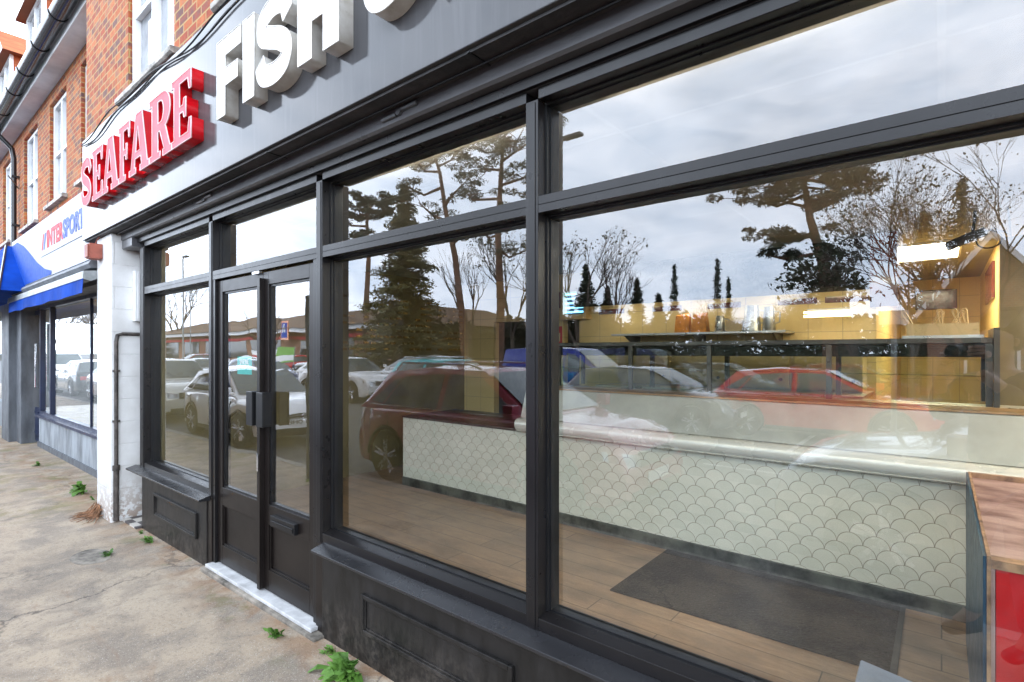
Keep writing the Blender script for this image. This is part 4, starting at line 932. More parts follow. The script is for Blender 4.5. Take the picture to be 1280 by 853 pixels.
# ------------------------------------------------------------ weeds, roots, patch
def weed(x, y, z, r, n, label, h=.10):
    m = MB()
    for i in range(n):
        a = random.random()*2*PI; L = r*(.5+random.random()*.7); el = random.uniform(.25, 1.2); wd = L*random.uniform(.12,.24)
        d = Vector((math.cos(a)*math.cos(el), math.sin(a)*math.cos(el), math.sin(el))); s = Vector((-math.sin(a), math.cos(a), 0))*wd
        if y > -.2 and d.y > 0: d.y *= -.6
        b = Vector((x+random.gauss(0,r*.22), min(y+random.gauss(0,r*.15), -.02), z))
        p1 = b+d*L*.35; p2 = b+d*L*.72+Vector((0,0,-.01)); p3 = b+d*L+Vector((0,0,-L*.28))
        m.quad(b, p1-s*.5, p1+s*.1, b); m.f[-1] = m.f[-1][:3]
        m.quad(p1-s*.4, p1+s*.4, p2+s, p2-s); m.quad(p2-s*.8, p2+s*.8, p3+s*.45, p3-s*.2)
        m.tube([b, p1], .0025, 4)
    return tag(m.build('weed', M['weed']), label, 'weed', 'weeds growing along the shop front')
weed(-2.36, -.13, gz(-2.3), .15, 90, 'large leafy green weed at the foot of the right stall riser')
weed(-2.62, -.07, gz(-2.6), .07, 26, 'small pale weed just left of the largest weed by the right riser')
weed(-3.02, -.17, gz(-3), .08, 34, 'leafy weed in front of the right end of the door threshold')
weed(-5.45, -.09, gz(-5.4), .085, 34, 'bushy weed at the foot of the left stall riser')
weed(-5.78, -.06, gz(-5.7), .05, 16, 'tiny weed at the left corner of the left stall riser')
weed(-5.35, -.42, gz(-5.3), .07, 30, 'grass tuft growing out of the round patch in the pavement')
weed(-8.1, .16, gz(-8), .17, 60, 'bright weed against the grey riser just left of the white pillar')
weed(-10.6, .22, gz(-10), .10, 30, 'smaller weed along the middle of the sports shop riser')
weed(-16.0, .1, gz(-16), .2, 30, 'distant green weed at the far left edge of the pavement')
weed(-7.6, -.0, gz(-7.5), .07, 16, 'low weed on the mossy joint left of the white pillar')
m = MB()
for i in range(60):
    a = random.uniform(PI*.95, PI*1.9); L = random.uniform(.08,.30); b = Vector((-6.78+random.gauss(0,.06), -.17, gz(-6.8)+.01)); d = Vector((math.cos(a), math.sin(a)*.6-.1, 0))
    m.tube([b+Vector((0,.01,random.random()*.12)), b+d*L*.4+Vector((0,0,.02)), b+d*L*.8+Vector((random.gauss(0,.02),random.gauss(0,.02),.012)), b+d*L*1.1], [.006,.005,.004,.002], 4)
tag(m.build('dry_roots', M['root']), 'tangle of dry brown roots at the foot of the white pillar', 'roots')
m = MB(); rr = []
for i in range(28):
    a = 2*PI*i/28; rr.append((-5.42+.21*math.cos(a)*(1+.06*math.sin(3*a)), -.52+.13*math.sin(a), gz(-5.4)+.004))
m.poly(rr); struct(m.build('pavement_patch', M['concrete']))

# ------------------------------------------------------------ cars
def lerp(tab, x):
    if x <= tab[0][0]: return tab[0][1]
    for (a, b), (c, d) in zip(tab, tab[1:]):
        if x <= c: return b+(d-b)*(x-a)/(c-a) if c > a else d
    return tab[-1][1]
KINDS = {
 # x in half lengths (front +1); body top line; cabin: rear base, roof rear, roof front, windscreen base (x, z)
 'suv':   dict(L=4.4, W=1.84, H=1.60, top=[(-1,.70),(-.97,.98),(-.90,1.03),(.40,1.04),(.50,1.03),(.80,.96),(.93,.86),(.985,.74),(1,.60)], cab=[(-.93,1.02),(-.74,1.52),(-.35,1.60),(.10,1.57),(.52,1.02)], bw=.63, wheel=.35),
 'hatch': dict(L=4.15, W=1.76, H=1.46, top=[(-1,.62),(-.97,.86),(-.92,.94),(.42,.95),(.52,.93),(.80,.84),(.94,.72),(1,.54)], cab=[(-.95,.93),(-.74,1.38),(-.35,1.46),(.08,1.43),(.56,.92)], bw=.62, wheel=.32),
 'saloon':dict(L=4.6, W=1.80, H=1.44, top=[(-1,.60),(-.985,.88),(-.93,.96),(-.70,.98),(.42,.95),(.50,.93),(.80,.86),(.95,.72),(1,.50)], cab=[(-.78,.97),(-.42,1.40),(-.15,1.44),(.10,1.42),(.54,.93)], bw=.64, wheel=.33),
 'van':   dict(L=4.9, W=1.95, H=1.95, top=[(-1,.60),(-.99,1.10),(-.95,1.16),(.50,1.16),(.60,1.12),(.86,.98),(.96,.82),(1,.58)], cab=[(-.985,1.15),(-.95,1.90),(-.3,1.95),(.22,1.90),(.66,1.10)], bw=.66, wheel=.34),
}
_mesh_cache = {}
def build_car(kind, paint_m, name, label, x, y, facing=1, plates=('', ''), rails=False, group='cars parked along the street', detail=True, yaw=0):
    K_ = KINDS[kind]; L = K_['L']; W = K_['W']; hw = W/2; wr = K_['wheel']; wx = K_['bw']*L/2
    t = thing(name, label, {'van':'van'}.get(kind, 'car'), (0,0,0), group)
    def wf(u): return hw*(1-.16*abs(u)**7-.10*max(0, u-.6)**1.5)
    def arch(xx):
        z = .20
        for c in (-wx, wx):
            d = abs(xx-c); r = wr+.055
            if d < r: z = max(z, wr+math.sqrt(max(0, r*r-d*d))-.0)
        return z
    key = (kind, 'body')
    xs = sorted({round(-L/2+i*L/46, 4) for i in range(47)} | {round(c+s*(wr+.055)*q, 4) for c in (-wx, wx) for s in (-1, 1) for q in (1.0,.999,.92,.75,.5,.2)})
    m = MB(); rows = []
    for xx in xs:
        u = xx/(L/2); w_ = wf(u); zt = lerp(K_['top'], u); zb = min(arch(xx), zt-.08)
        if abs(u) > .93: zb = max(zb, .2+.10*(abs(u)-.93)/.07)
        sec = [(.90*w_, zb), (.985*w_, zb+.03), (1.0*w_, zb+(zt-zb)*.45), (.985*w_, zb+(zt-zb)*.72), (.955*w_, zt-.045), (.90*w_, zt-.012), (.55*w_, zt+.018), (0, zt+.028)]
        row = []
        for yy, zz in sec: row.append(len(m.v)); m.v.append((xx, yy, zz))
        for yy, zz in sec[-2::-1]: row.append(len(m.v)); m.v.append((xx, -yy, zz))
        rows.append(row)
    for a, b in zip(rows, rows[1:]):
        for i in range(len(a)-1): m.f.append((a[i], a[i+1], b[i+1], b[i])); m.mi.append(0)
    for r_, rev in ((rows[0], 1), (rows[-1], 0)):
        m.f.append(tuple(r_ if rev else r_[::-1])); m.mi.append(0)
    body = m.build('body', paint_m, t, smooth=38)
    MB().box(-L/2+.25, L/2-.25, -hw+.16, hw-.16, .18, .62).build('underbody', M['black'], t)
    cl = MB()
    for s in (-1, 1):
        for c0, c1 in ((-wx+wr+.07, wx-wr-.07),): cl.box(c0, c1, s*(hw-.02)-.014, s*(hw-.02)+.014, .19, .27)
        for c in (-wx, wx):
            ring_ = [(c+(wr+.05)*math.cos(a), s*(hw*.985-.004), wr+(wr+.05)*math.sin(a)) for a in [PI*i/12 for i in range(13)]]; cl.tube(ring_, .022, 5)
    cl.build('arch_trim', M['black'], t)
    # cabin
    cab = [(u*L/2, z) for u, z in K_['cab']]; zb0 = min(cab[0][1], cab[-1][1])-.03; Hh = K_['H']
    def yw(z): return hw*.93-(hw*.93-hw*.70)*max(0, (z-zb0))/(Hh-zb0)
    m = MB(); rows = []; xs2 = []
    for (a, za), (b, zb_) in zip(cab, cab[1:]):
        for i in range(6): xs2.append(a+(b-a)*i/6)
    xs2.append(cab[-1][0])
    for xx in xs2:
        z = lerp(cab, xx); hgt = max(.001, z-zb0)
        sec = [(yw(zb0), zb0), (yw(zb0+hgt*.5), zb0+hgt*.5), (yw(z)-.006, z-min(.05, hgt*.4)), (yw(z)-.04, z-min(.015, hgt*.2)), (yw(z)*.6, z+.008), (0, z+.014)]
        row = []
        for yy, zz in sec: row.append(len(m.v)); m.v.append((xx, yy, zz))
        for yy, zz in sec[-2::-1]: row.append(len(m.v)); m.v.append((xx, -yy, zz))
        rows.append(row)
    for a, b in zip(rows, rows[1:]):
        for i in range(len(a)-1): m.f.append((a[i], a[i+1], b[i+1], b[i])); m.mi.append(0)
    m.build('cabin', paint_m, t, smooth=35)
    # panes
    def pane(nm, poly, s):     # side pane
        m = MB(); n_ = len(poly); off = .006
        m.v = [(a, s*(yw(z)+off), z) for a, z in poly]+[(a, s*(yw(z)-.004), z) for a, z in poly]
        m.f = [tuple(range(n_)) if s < 0 else tuple(reversed(range(n_)))]+[(i, (i+1) % n_, n_+(i+1) % n_, n_+i) for i in range(n_)]; m.mi = [0]*(n_+1)
        m.build(nm, M['car_glass'], t)
    (x0, z0), (x1, z1), (xm, zm), (x2, z2), (x3, z3) = cab
    zl_ = max(z0, z3)+.045
    def xr(z): return x0+(x1-x0)*(z-z0)/(z1-z0)
    def xf(z): return x3+(x2-x3)*(z-z3)/(z2-z3)
    zt_r, zt_f = z1-.085, z2-.075
    a0, a1, b0, b1 = xr(zl_)+.18, xr(zt_r)+.20, xf(zl_)-.16, xf(zt_f)-.10
    zmt = zm-.09; bpx = (xf(zl_)+xr(zl_))*.5+.08
    for s in (-1, 1):
        if kind == 'van':
            pane('side_window', [(bpx+.62, zl_), (b0+.02, zl_), (b1, zt_f-.12), (bpx+.62, zt_f-.06)], s)
        else:
            pane('side_window', [(bpx+.05, zl_), (b0, zl_), (b1-.04, zt_f), (bpx+.05, zmt)], s)
            pane('side_window', [(a0+.32, zl_), (bpx-.05, zl_), (bpx-.05, zmt), (a1+.28, zt_r+.02)], s)
            pane('side_window', [(a0+.02, zl_+.03), (a0+.27, zl_+.005), (a1+.23, zt_r), (a1+.10, zt_r-.02)], s)
        ck = MB(); ck.tube([(a0, s*(yw(zl_)+.006), zl_-.012), (b0+.1, s*(yw(zl_)+.006), zl_-.012)], .007, 5); ck.build('waist_trim', M['chrome'], t)
    for nm, (xa, za), (xb, zb_) in (('windscreen', (x3, z3), (x2, z2)), ('rear_window', (x0, z0), (x1, z1))):
        m = MB(); nrm = Vector((zb_-za, 0, -(xb-xa))).normalized(); nrm = nrm if nrm.z > 0 else -nrm
        if kind == 'van' and nm == 'rear_window': continue
        rws = []
        for q in (.10, .5, .92):
            xx, zz = xa+(xb-xa)*q, za+(zb_-za)*q; rw = []
            for v_ in (-.90, -.6, 0, .6, .90):
                p = Vector((xx, v_*yw(zz), zz))+nrm*(.012+.012*(1-v_*v_)); rw.append(len(m.v)); m.v.append(tuple(p))
            rws.append(rw)
        for a, b in zip(rws, rws[1:]):
            for i in range(4): m.f.append((a[i], a[i+1], b[i+1], b[i])); m.mi.append(0)
        m.build(nm, M['car_glass'], t, smooth=True)
    if rails:
        for s in (-1, 1): MB().tube([(x1+.15, s*(yw(z1)-.03), z1+.01), (x1+.3, s*(yw(z1)-.02), zm+.045), (x2-.25, s*(yw(z2)-.02), zm+.04), (x2-.05, s*(yw(z2)-.03), z2+.01)], .014, 6).build('roof_rail', M['chrome'], t, smooth=True)
    # lamps, grille, bumpers, plates
    lf = lerp(K_['top'], .93)
    for s in (-1, 1):
        ww = wf(.93)
        m = MB(); m.v = [(L/2*.90, s*(wf(.90)*.992+.006), lf-.06), (L/2*.985, s*(wf(.985)*.80), lf-.10), (L/2+.006, s*ww*.50, lf-.14), (L/2+.008, s*ww*.50, lf-.24), (L/2*.985+.02, s*(wf(.985)*.86), lf-.24), (L/2*.91, s*(wf(.90)*.995+.006), lf-.15)]
        m.f = [(0,1,4,5),(1,2,3,4)]; m.mi = [0,0]; m.build('headlight', M['lens'], t)
        zt_ = lerp(K_['top'], -.95)
        m = MB(); hi = .14 if kind != 'van' else .34
        m.v = [(-L/2*.90, s*(wf(.9)*.985+.008), zt_-.08), (-L/2*.985, s*(wf(.985)*.93+.004), zt_-.07), (-L/2-.010, s*ww*.60, zt_-.09), (-L/2-.010, s*ww*.60, zt_-.09-hi), (-L/2*.985-.006, s*(wf(.985)*.95+.004), zt_-.08-hi), (-L/2*.91, s*(wf(.9)*.995+.008), zt_-.10-hi*.7)]
        m.f = [(0,1,4,5),(1,2,3,4)]; m.mi = [0,0]; m.build('tail_light', M['red_lens'], t)
        m = MB().tube([(x3-.20, s*(yw(z3)), zl_+.02), (x3-.20, s*(hw+.10), zl_+.05)], .022, 6); m.box(x3-.26, x3-.12, s*(hw+.10)-.08, s*(hw+.10)+.06, zl_, zl_+.15); m.build('wing_mirror', paint_m, t, bevel=.02)
        for dx_ in (bpx-.02, bpx-1.0 if kind != 'van' else bpx+.5): MB().box(dx_-.20, dx_-.02, s*(hw*.985)-.012, s*(hw*.985)+.016, zl_-.16, zl_-.125).build('door_handle', paint_m, t, bevel=.008)
        sm = MB()
        for dx_ in (bpx, xf(zl_)-.10, bpx-.95): sm.box(dx_-.004, dx_+.004, s*(hw*.992)-.006, s*(hw*.992)+.003, .30, zl_-.12)
        sm.build('door_gap', M['black'], t)
    MB().box(L/2-.03, L/2+.012, -hw*.46, hw*.46, lf-.26, lf-.10).build('grille', M['black'], t, bevel=.008)
    MB().box(L/2-.08, L/2+.016, -hw*.66, hw*.66, .26, .37).build('lower_grille', M['black'], t, bevel=.01)
    MB().box(-L/2-.02, -L/2+.08, -hw*.72, hw*.72, .26, .42).build('rear_bumper_trim', M['black'], t, bevel=.01)
    g = MB(); 
    for z in (lf-.14, lf-.19): g.box(L/2+.012, L/2+.018, -hw*.42, hw*.42, z, z+.012)
    g.build('grille_bar', M['chrome'], t)
    MB().lathe([(.055,L/2+.019),(.055,L/2+.026),(.045,L/2+.026)], 0, 0, 20, 0, 'y', lf-.17)
    em = MB(); ring_ = [(L/2+.022, .058*math.cos(a), lf-.17+.058*math.sin(a)) for a in [i*PI/8 for i in range(17)]]; em.tube(ring_, .007, 5)
    if name == 'white_star_car' or plates[0]:
        for a in (PI/2, PI/2+2*PI/3, PI/2+4*PI/3): em.tube([(L/2+.022,0,lf-.17),(L/2+.022,.055*math.cos(a),lf-.17+.055*math.sin(a))], .006, 4)
    em.build('bonnet_badge', M['chrome'], t)
    fp = MB().box(L/2+.014, L/2+.024, -.26, .26, .42, .53).build('number_plate', M['plate_white'], t)
    if plates[0]:
        me = text_obj(plates[0], .095, M['black'], .001, .002); me.transform(Matrix.Translation((L/2+.027, 0, .475)) @ Matrix.Rotation(PI/2, 4, 'Z') @ Matrix.Rotation(PI/2, 4, 'X') @ Matrix.Diagonal((1.15,1,1,1)))
        q = bpy.data.objects.new('lettering', me); C.objects.link(q); q.parent = fp
    MB().box(-L/2-.030, -L/2-.021, -.26, .26, .55 if kind != 'saloon' else .6, .66 if kind != 'saloon' else .71).build('number_plate', M['plate_yellow'], t)
    # wheels
    for c in (-wx, wx):
        for s in (-1, 1):
            k2 = ('wheel', kind, s)
            if k2 not in _mesh_cache:
                m = MB(); m.lathe([(wr*.70,-.11),(wr*.93,-.11),(wr,-.08),(wr,.08),(wr*.93,.11),(wr*.70,.11)], 0, 0, 28, 0, 'y', 0); tw = m.build('wheel', M['rubber'], None, smooth=30)
                r = MB(); r.lathe([(wr*.20, s*.07),(wr*.70, s*.085),(wr*.72, s*.113),(wr*.66, s*.113),(wr*.64, s*.09),(wr*.1, s*.05)], 0, 0, 24, 1, 'y', 0)
                for j in range(5):
                    a = j*2*PI/5+.3
                    for da in (-.16, .16):
                        ca_, sa_ = math.cos(a+da), math.sin(a+da); r.tube([(ca_*wr*.12, s*.105, sa_*wr*.12), (ca_*wr*.68, s*.112, sa_*wr*.68)], [wr*.07, wr*.05], 5, 0)
                r.lathe([(wr*.14, s*.10),(wr*.14, s*.118),(wr*.05, s*.122)], 0, 0, 12, 0, 'y', 0)
                tr_ = r.build('rim', [M['alloy'], M['black']], None, smooth=30)
                _mesh_cache[k2] = (tw.data, tr_.data); bpy.data.objects.remove(tw); bpy.data.objects.remove(tr_)
            wd, rd = _mesh_cache[k2]
            o = bpy.data.objects.new('wheel', wd); C.objects.link(o); o.parent = t; o.location = (c, s*(hw-.125), wr)
            q = bpy.data.objects.new('rim', rd); C.objects.link(q); q.parent = o
    t.location = (x, y, ROAD); t.rotation_euler = (0, 0, (0 if facing > 0 else PI)+yaw)
    return t
P_ = {k: paint(k+'_car_paint', c, mt) for k, c, mt in (('maroon',(.34,.02,.06),.1), ('white',(.85,.85,.85),0), ('silver',(.45,.47,.48),.6), ('grey',(.13,.14,.145),.4), ('red',(.65,.015,.03),.0),
     ('blue',(.012,.03,.32),.1), ('teal',(.01,.55,.60),.0), ('black',(.012,.012,.014),.2), ('darkred',(.22,.015,.02),.2), ('pale',(.56,.55,.50),.4), ('navy',(.02,.04,.13),.3))}
# kerbside row (front ends point along the street)
build_car('suv', P_['maroon'], 'maroon_suv', 'dark maroon SUV with silver roof rails parked at the kerb', -4.62, -3.62, 1, rails=True)
build_car('hatch', P_['white'], 'white_hatchback', 'white hatchback with a round star badge, its plate reading WS21 OHE', -11.55, -3.55, 1, plates=('WS21 OHE', ''))
build_car('suv', P_['pale'], 'off_white_suv', 'off white SUV parked behind the white hatchback with the star badge', -17.2, -3.6, 1)
build_car('suv', P_['silver'], 'silver_suv', 'silver SUV parked nose to the maroon SUV behind the photographer', 1.05, -4.0, -1)
build_car('saloon', P_['darkred'], 'dark_red_saloon', 'dark red saloon parked at the kerb beyond the off white SUV', -23.0, -3.7, 1)
build_car('hatch', P_['black'], 'black_hatchback', 'black hatchback parked at the kerb beyond the dark red saloon', -28.6, -3.7, -1)
build_car('van', P_['white'], 'white_van', 'white van parked at the kerb far along the street', -35.0, -3.8, 1)
# far side row
build_car('hatch', P_['grey'], 'grey_hatchback', 'dark grey hatchback parked on the far side of the street', -5.35, -9.95, 1)
build_car('hatch', P_['red'], 'red_hatchback', 'bright red hatchback parked ahead of the dark grey hatchback', -2.0, -11.0, 1)
build_car('suv', P_['teal'], 'teal_suv', 'turquoise SUV with roof rails on the far side of the street', -11.0, -8.9, 1, rails=True)
build_car('suv', P_['white'], 'white_suv', 'white SUV parked on the far side behind the turquoise SUV', -17.6, -9.9, 1)
build_car('hatch', P_['navy'], 'navy_hatchback', 'navy hatchback parked beyond the white SUV on the far side', -24.5, -10.0, 1)
build_car('van', P_['blue'], 'blue_van', 'bright blue van standing beyond the grey hatchback', -9.5, -13.0, 1)
build_car('saloon', P_['silver'], 'silver_saloon', 'silver saloon parked on the far side towards the supermarket', -31.5, -10.0, 1)
# car park
for i, (kd, pc, x, y, yaw, lab) in enumerate((('hatch','red',-36,-17,PI/2,'red hatchback in the supermarket car park'), ('suv','black',-31,-17.5,PI/2,'black SUV in the supermarket car park'), ('saloon','white',-41,-17,PI/2,'white saloon in the supermarket car park'),
     ('suv','silver',-27,-22,PI/2,'silver SUV in the second row of the supermarket car park'), ('hatch','navy',-46,-22,PI/2,'navy hatchback in the second row of the car park'), ('suv','darkred',-52,-17,PI/2,'dark red SUV at the far end of the car park'), ('hatch','white',-22.5,-17,PI/2,'white hatchback in the car park nearest the trees'))):
    build_car(kd, P_[pc], 'parked_car', lab, x, y, 1, yaw=yaw, group='cars in the supermarket car park')

# ------------------------------------------------------------ posts and lamps
def lamp(x, y, h, label, side=1):
    t = thing('street_lamp', label, 'street lamp', (x, y, ROAD), 'street lamps')
    MB().tube([(x,y,ROAD),(x,y,ROAD+1.4),(x,y,ROAD+1.42),(x,y,h)], [.085,.085,.055,.045], 10).build('pole', M['galv'], t, smooth=True)
    MB().tube([(x,y,h-.05),(x+side*.35,y,h+.03),(x+side*.5,y,h+.03)], .03, 6).build('arm', M['galv'], t)
    MB().box(x+side*.45-.3, x+side*.45+.35, y-.12, y+.12, h-.02, h+.08).build('lamp_head', M['dark_steel'], t, bevel=.02)
lamp(-40.7, -12.1, 8.1, 'tall street lamp in front of the supermarket roof')
lamp(-73, -24, 8.0, 'distant street lamp in the supermarket car park')
lamp(-9.4, -12.1, 8.3, 'tall street lamp standing nearest to the pines')
t = thing('kerb_post', 'plain grey blue post standing at the kerb with grass at its foot', 'post', (-6.5, -1.95, -.08))
MB().tube([(-6.5,-1.95,-.1),(-6.5,-1.95,2.30)], .045, 12).build('shaft', M['post'], t, smooth=True); MB().lathe([(.052,2.30),(.05,2.33),(.02,2.345)], -6.5, -1.95, 12).build('cap', M['post'], t)
weed(-6.5, -1.95, -.09, .12, 26, 'small grass tuft at the foot of the grey blue kerb post')
t = thing('parking_sign', 'small white parking sign on a thin grey post by the road', 'sign', (-.45, -6.0, ROAD))
MB().tube([(-.45,-6.0,ROAD),(-.45,-6.0,2.1)], .03, 10).build('post', M['galv'], t, smooth=True); MB().box(-.60, -.30, -5.965, -5.96, 1.93, 2.10).build('plate', M['white_flat'], t)
MB().box(-.60+.03, -.52, -5.9595, -5.958, 2.02, 2.08).build('blue_symbol', M['logo_blue_deep'], t)

# ------------------------------------------------------------ supermarket
sm = thing('supermarket_building', 'long low brown brick supermarket with brown tiled roof and pale eaves', 'building', (-70, -33, ROAD))
MB().box(-104, -39.5, -52, -30, ROAD, 3.9).build('wall', M['far_brick'], sm)
MB().box(-105, -38.5, -29.99, -28.9, 3.9, 4.35).build('eaves', M['white_pvc'], sm)
m = MB(); m.v = [(-106,-28.6,4.36),(-38,-28.6,4.36),(-38,-53,4.36),(-106,-53,4.36),(-101,-36,6.6),(-43,-36,6.6),(-43,-46,6.6),(-101,-46,6.6)]; m.f = [(0,1,5,4),(1,2,6,5),(2,3,7,6),(3,0,4,7),(4,5,6,7),(3,2,1,0)]; m.mi = [0]*6
m.build('roof', M['brown_tiles'], sm)
for x in range(-100, -62, 8): MB().box(x, x+5.5, -29.98, -29.93, .6, 3.1).build('window', M['dark_glass'], sm)
for x in (-57, -50, -45): MB().box(x, x+3.2, -29.98, -29.93, .2, 3.0).build('window', M['dark_glass'], sm)
MB().box(-100, -40, -29.93, -29.86, 3.15, 3.5).build('sign_band', M['logo_red'], sm)
g = MB().box(-60.3, -58.0, -28.88, -28.80, 3.0, 5.3).build('logo_sign', paint('sign_orange', (.65,.16,.03)), sm)
MB().box(-60.05, -58.25, -28.799, -28.78, 3.25, 5.05).build('blue_field', M['logo_blue_deep'], g)
m = MB()
for k in range(4): m.poly([(-59.85+k*.13,-28.77,3.85),(-59.72+k*.13,-28.77,3.85),(-59.25+k*.16,-28.77,4.9),(-59.36+k*.16,-28.77,4.9)][::-1])
m.poly([(-59.1,-28.77,3.85),(-58.6,-28.77,3.85),(-58.75,-28.77,4.6)]); m.build('letter_mark', M['white_flat'], g)
for x, y, wd, lab, mm in ((-62, -27, 6, 'white banner hanging in front of the supermarket', 'white_flat'), (-33.5, -15, 2.6, 'green and white banner at the edge of the car park', 'green')):
    if mm == 'green': M['green'] = mat('banner_green', (.16,.42,.05), .5, 0, .05)
    t = thing('banner', lab, 'banner', (x, y, ROAD)); MB().box(x, x+wd, y, y+.05, .9, 1.9).build('sheet', M[mm], t)
    MB().box(x, x+wd, y+.051, y+.06, 1.0, 1.35).build('stripe', M['white_flat'] if mm == 'green' else M['logo_red'], t)
    for xx in (x, x+wd): MB().tube([(xx,y,ROAD),(xx,y,1.95)], .03, 6).build('post', M['galv'], t)

# house to the right beyond the trees
hs = thing('brick_house', 'brick house with steep brown tiled gable roof and white bargeboards', 'house', (1.3, -24, ROAD))
m = MB(); m.box(-.4, 3.0, -30, -22, ROAD, 3.2); m.poly([(-.4,-22,3.2),(3.0,-22,3.2),(1.3,-22,5.4)]); m.poly([(-.4,-30,3.2),(1.3,-30,5.4),(3.0,-30,3.2)]); m.build('wall', M['far_brick'], hs)
m = MB(); m.quad((-.7,-21.6,2.85),(1.3,-21.6,5.5),(1.3,-30.4,5.5),(-.7,-30.4,2.85)); m.quad((3.3,-21.6,2.85),(3.3,-30.4,2.85),(1.3,-30.4,5.5),(1.3,-21.6,5.5)); m.build('roof', M['brown_tiles'], hs)
m = MB(); m.quad((-.7,-21.58,2.75),(-.7,-21.58,3.0),(1.3,-21.58,5.65),(1.3,-21.58,5.38)); m.quad((3.3,-21.58,2.75),(1.3,-21.58,5.38),(1.3,-21.58,5.65),(3.3,-21.58,3.0)); m.build('bargeboard', M['white_pvc'], hs)
f = MB().ring(.6, 2.0, .8, 2.2, .08, -21.99, -21.92).build('window', M['white_pvc'], hs); MB().box(.68, 1.92, -21.985, -21.97, .88, 2.12).build('pane', M['dark_glass'], f)

# ------------------------------------------------------------ trees
rnd = random.Random(11)
def rv(): 
    while True:
        v = Vector((rnd.uniform(-1,1), rnd.uniform(-1,1), rnd.uniform(-1,1)))
        if .05 < v.length < 1: return v
def leaf(m, p, s, flat=0, w0=.35, w1=.7):
    d = rv().normalized(); d.z *= (1-flat); e = d.cross(rv()).normalized(); d = d.normalized()
    a = s*rnd.uniform(.6,1.3); b = a*rnd.uniform(w0, w1)
    m.v += [tuple(p-d*a*.5), tuple(p+e*b*.5), tuple(p+d*a*.5), tuple(p-e*b*.5)]; n = len(m.v); m.f.append((n-4,n-3,n-2,n-1)); m.mi.append(0)
def tree_obj(name, label, x, y, group='trees across the road'):
    return thing(name, label, 'tree', (x, y, ROAD), group)
def conifer(x, y, h, r, label, mt='needles', dens=1.0, base=.08, name='conifer', ls=.32, power=.8):
    t = tree_obj(name, label, x, y)
    MB().tube([(x,y,ROAD),(x,y,h*.5),(x,y,h*.97)], [r*.07+.08, r*.045+.04, .02], 8).build('trunk', M['bark'], t, smooth=True)
    br = MB(); lf = MB(); z = h*base
    while z < h*.985:
        f = (1-(z/h-base)/(1-base)); rad = r*f**power*rnd.uniform(.8,1.08)
        nb_ = max(3, int(7*dens))
        for k in range(nb_):
            a = rnd.uniform(0, 2*PI); L = rad*rnd.uniform(.55,1.15); d = Vector((math.cos(a), math.sin(a), 0))
            p0 = Vector((x,y,z)); p1 = p0+d*L*.5+Vector((0,0,L*.02)); p2 = p0+d*L+Vector((0,0,-L*.13+rnd.uniform(-.1,.15)))
            br.tube([p0,p1,p2], [.045,.03,.012], 3, caps=False)
            for q in range(int(22*dens*max(.35, L))+3):
                u = rnd.uniform(.12,1.0)**.7; c = p0.lerp(p2, u)+Vector((rnd.gauss(0,.16*L*.5+.05), rnd.gauss(0,.16*L*.5+.05), rnd.gauss(-.08,.12)))
                leaf(lf, c, ls, .5, .16, .34)
        z += h*.028*rnd.uniform(.7,1.3)+.02
    br.build('branches', M['bark'], t); lf.build('crown', M[mt], t); return t
def pad(lf, c, rx, rz, n, s):
    for _ in range(n):
        v = rv(); p = Vector((c.x+v.x*rx, c.y+v.y*rx, c.z+v.z*rz*(1-.4*(v.x*v.x+v.y*v.y)))); leaf(lf, p, s*.85, .1, .14, .32)
def pine(x, y, trunk, limbs, label, rt=.28, mt='needles', s=.30, padn=190, name='pine_tree', group='trees across the road'):
    """trunk: offsets (dx,dy,z); limbs: (start index fraction, dx, dy, dz, pad radius)"""
    t = tree_obj(name, label, x, y, group)
    tp = [Vector((x+a, y+b, c)) for a, b, c in trunk]; rs = [rt*(1-.72*i/(len(tp)-1)) for i in range(len(tp))]
    MB().tube(tp, rs, 9).build('trunk', M['red_bark'], t, smooth=True)
    br = MB(); lf = MB()
    for fr, dx, dy, dz, pr_ in limbs:
        q = fr*(len(tp)-1); i = min(int(q), len(tp)-2); p0 = tp[i].lerp(tp[i+1], q-i); e = p0+Vector((dx,dy,dz))
        mid = p0.lerp(e, .5)+Vector((rnd.gauss(0,.25), rnd.gauss(0,.25), -.12*abs(dx)+rnd.gauss(0,.15)))
        L = (e-p0).length; r0 = .035+.022*L
        br.tube([p0, mid, e], [r0, r0*.7, r0*.35], 5)
        for k in range(7):
            u = rnd.uniform(.4,1.05); c = p0.lerp(mid, u*2) if u < .5 else mid.lerp(e, u*2-1)
            c2 = c+Vector((rnd.gauss(0,pr_*.55), rnd.gauss(0,pr_*.55), rnd.uniform(.05,.45)*pr_*.6)); br.tube([c, c2], [r0*.3, .012], 3, caps=False)
            pad(lf, c2, pr_*rnd.uniform(.28,.50), pr_*rnd.uniform(.12,.22), int(padn*pr_/7*2.2), s)
    br.build('branches', M['red_bark'], t); lf.build('crown', M[mt], t); return t
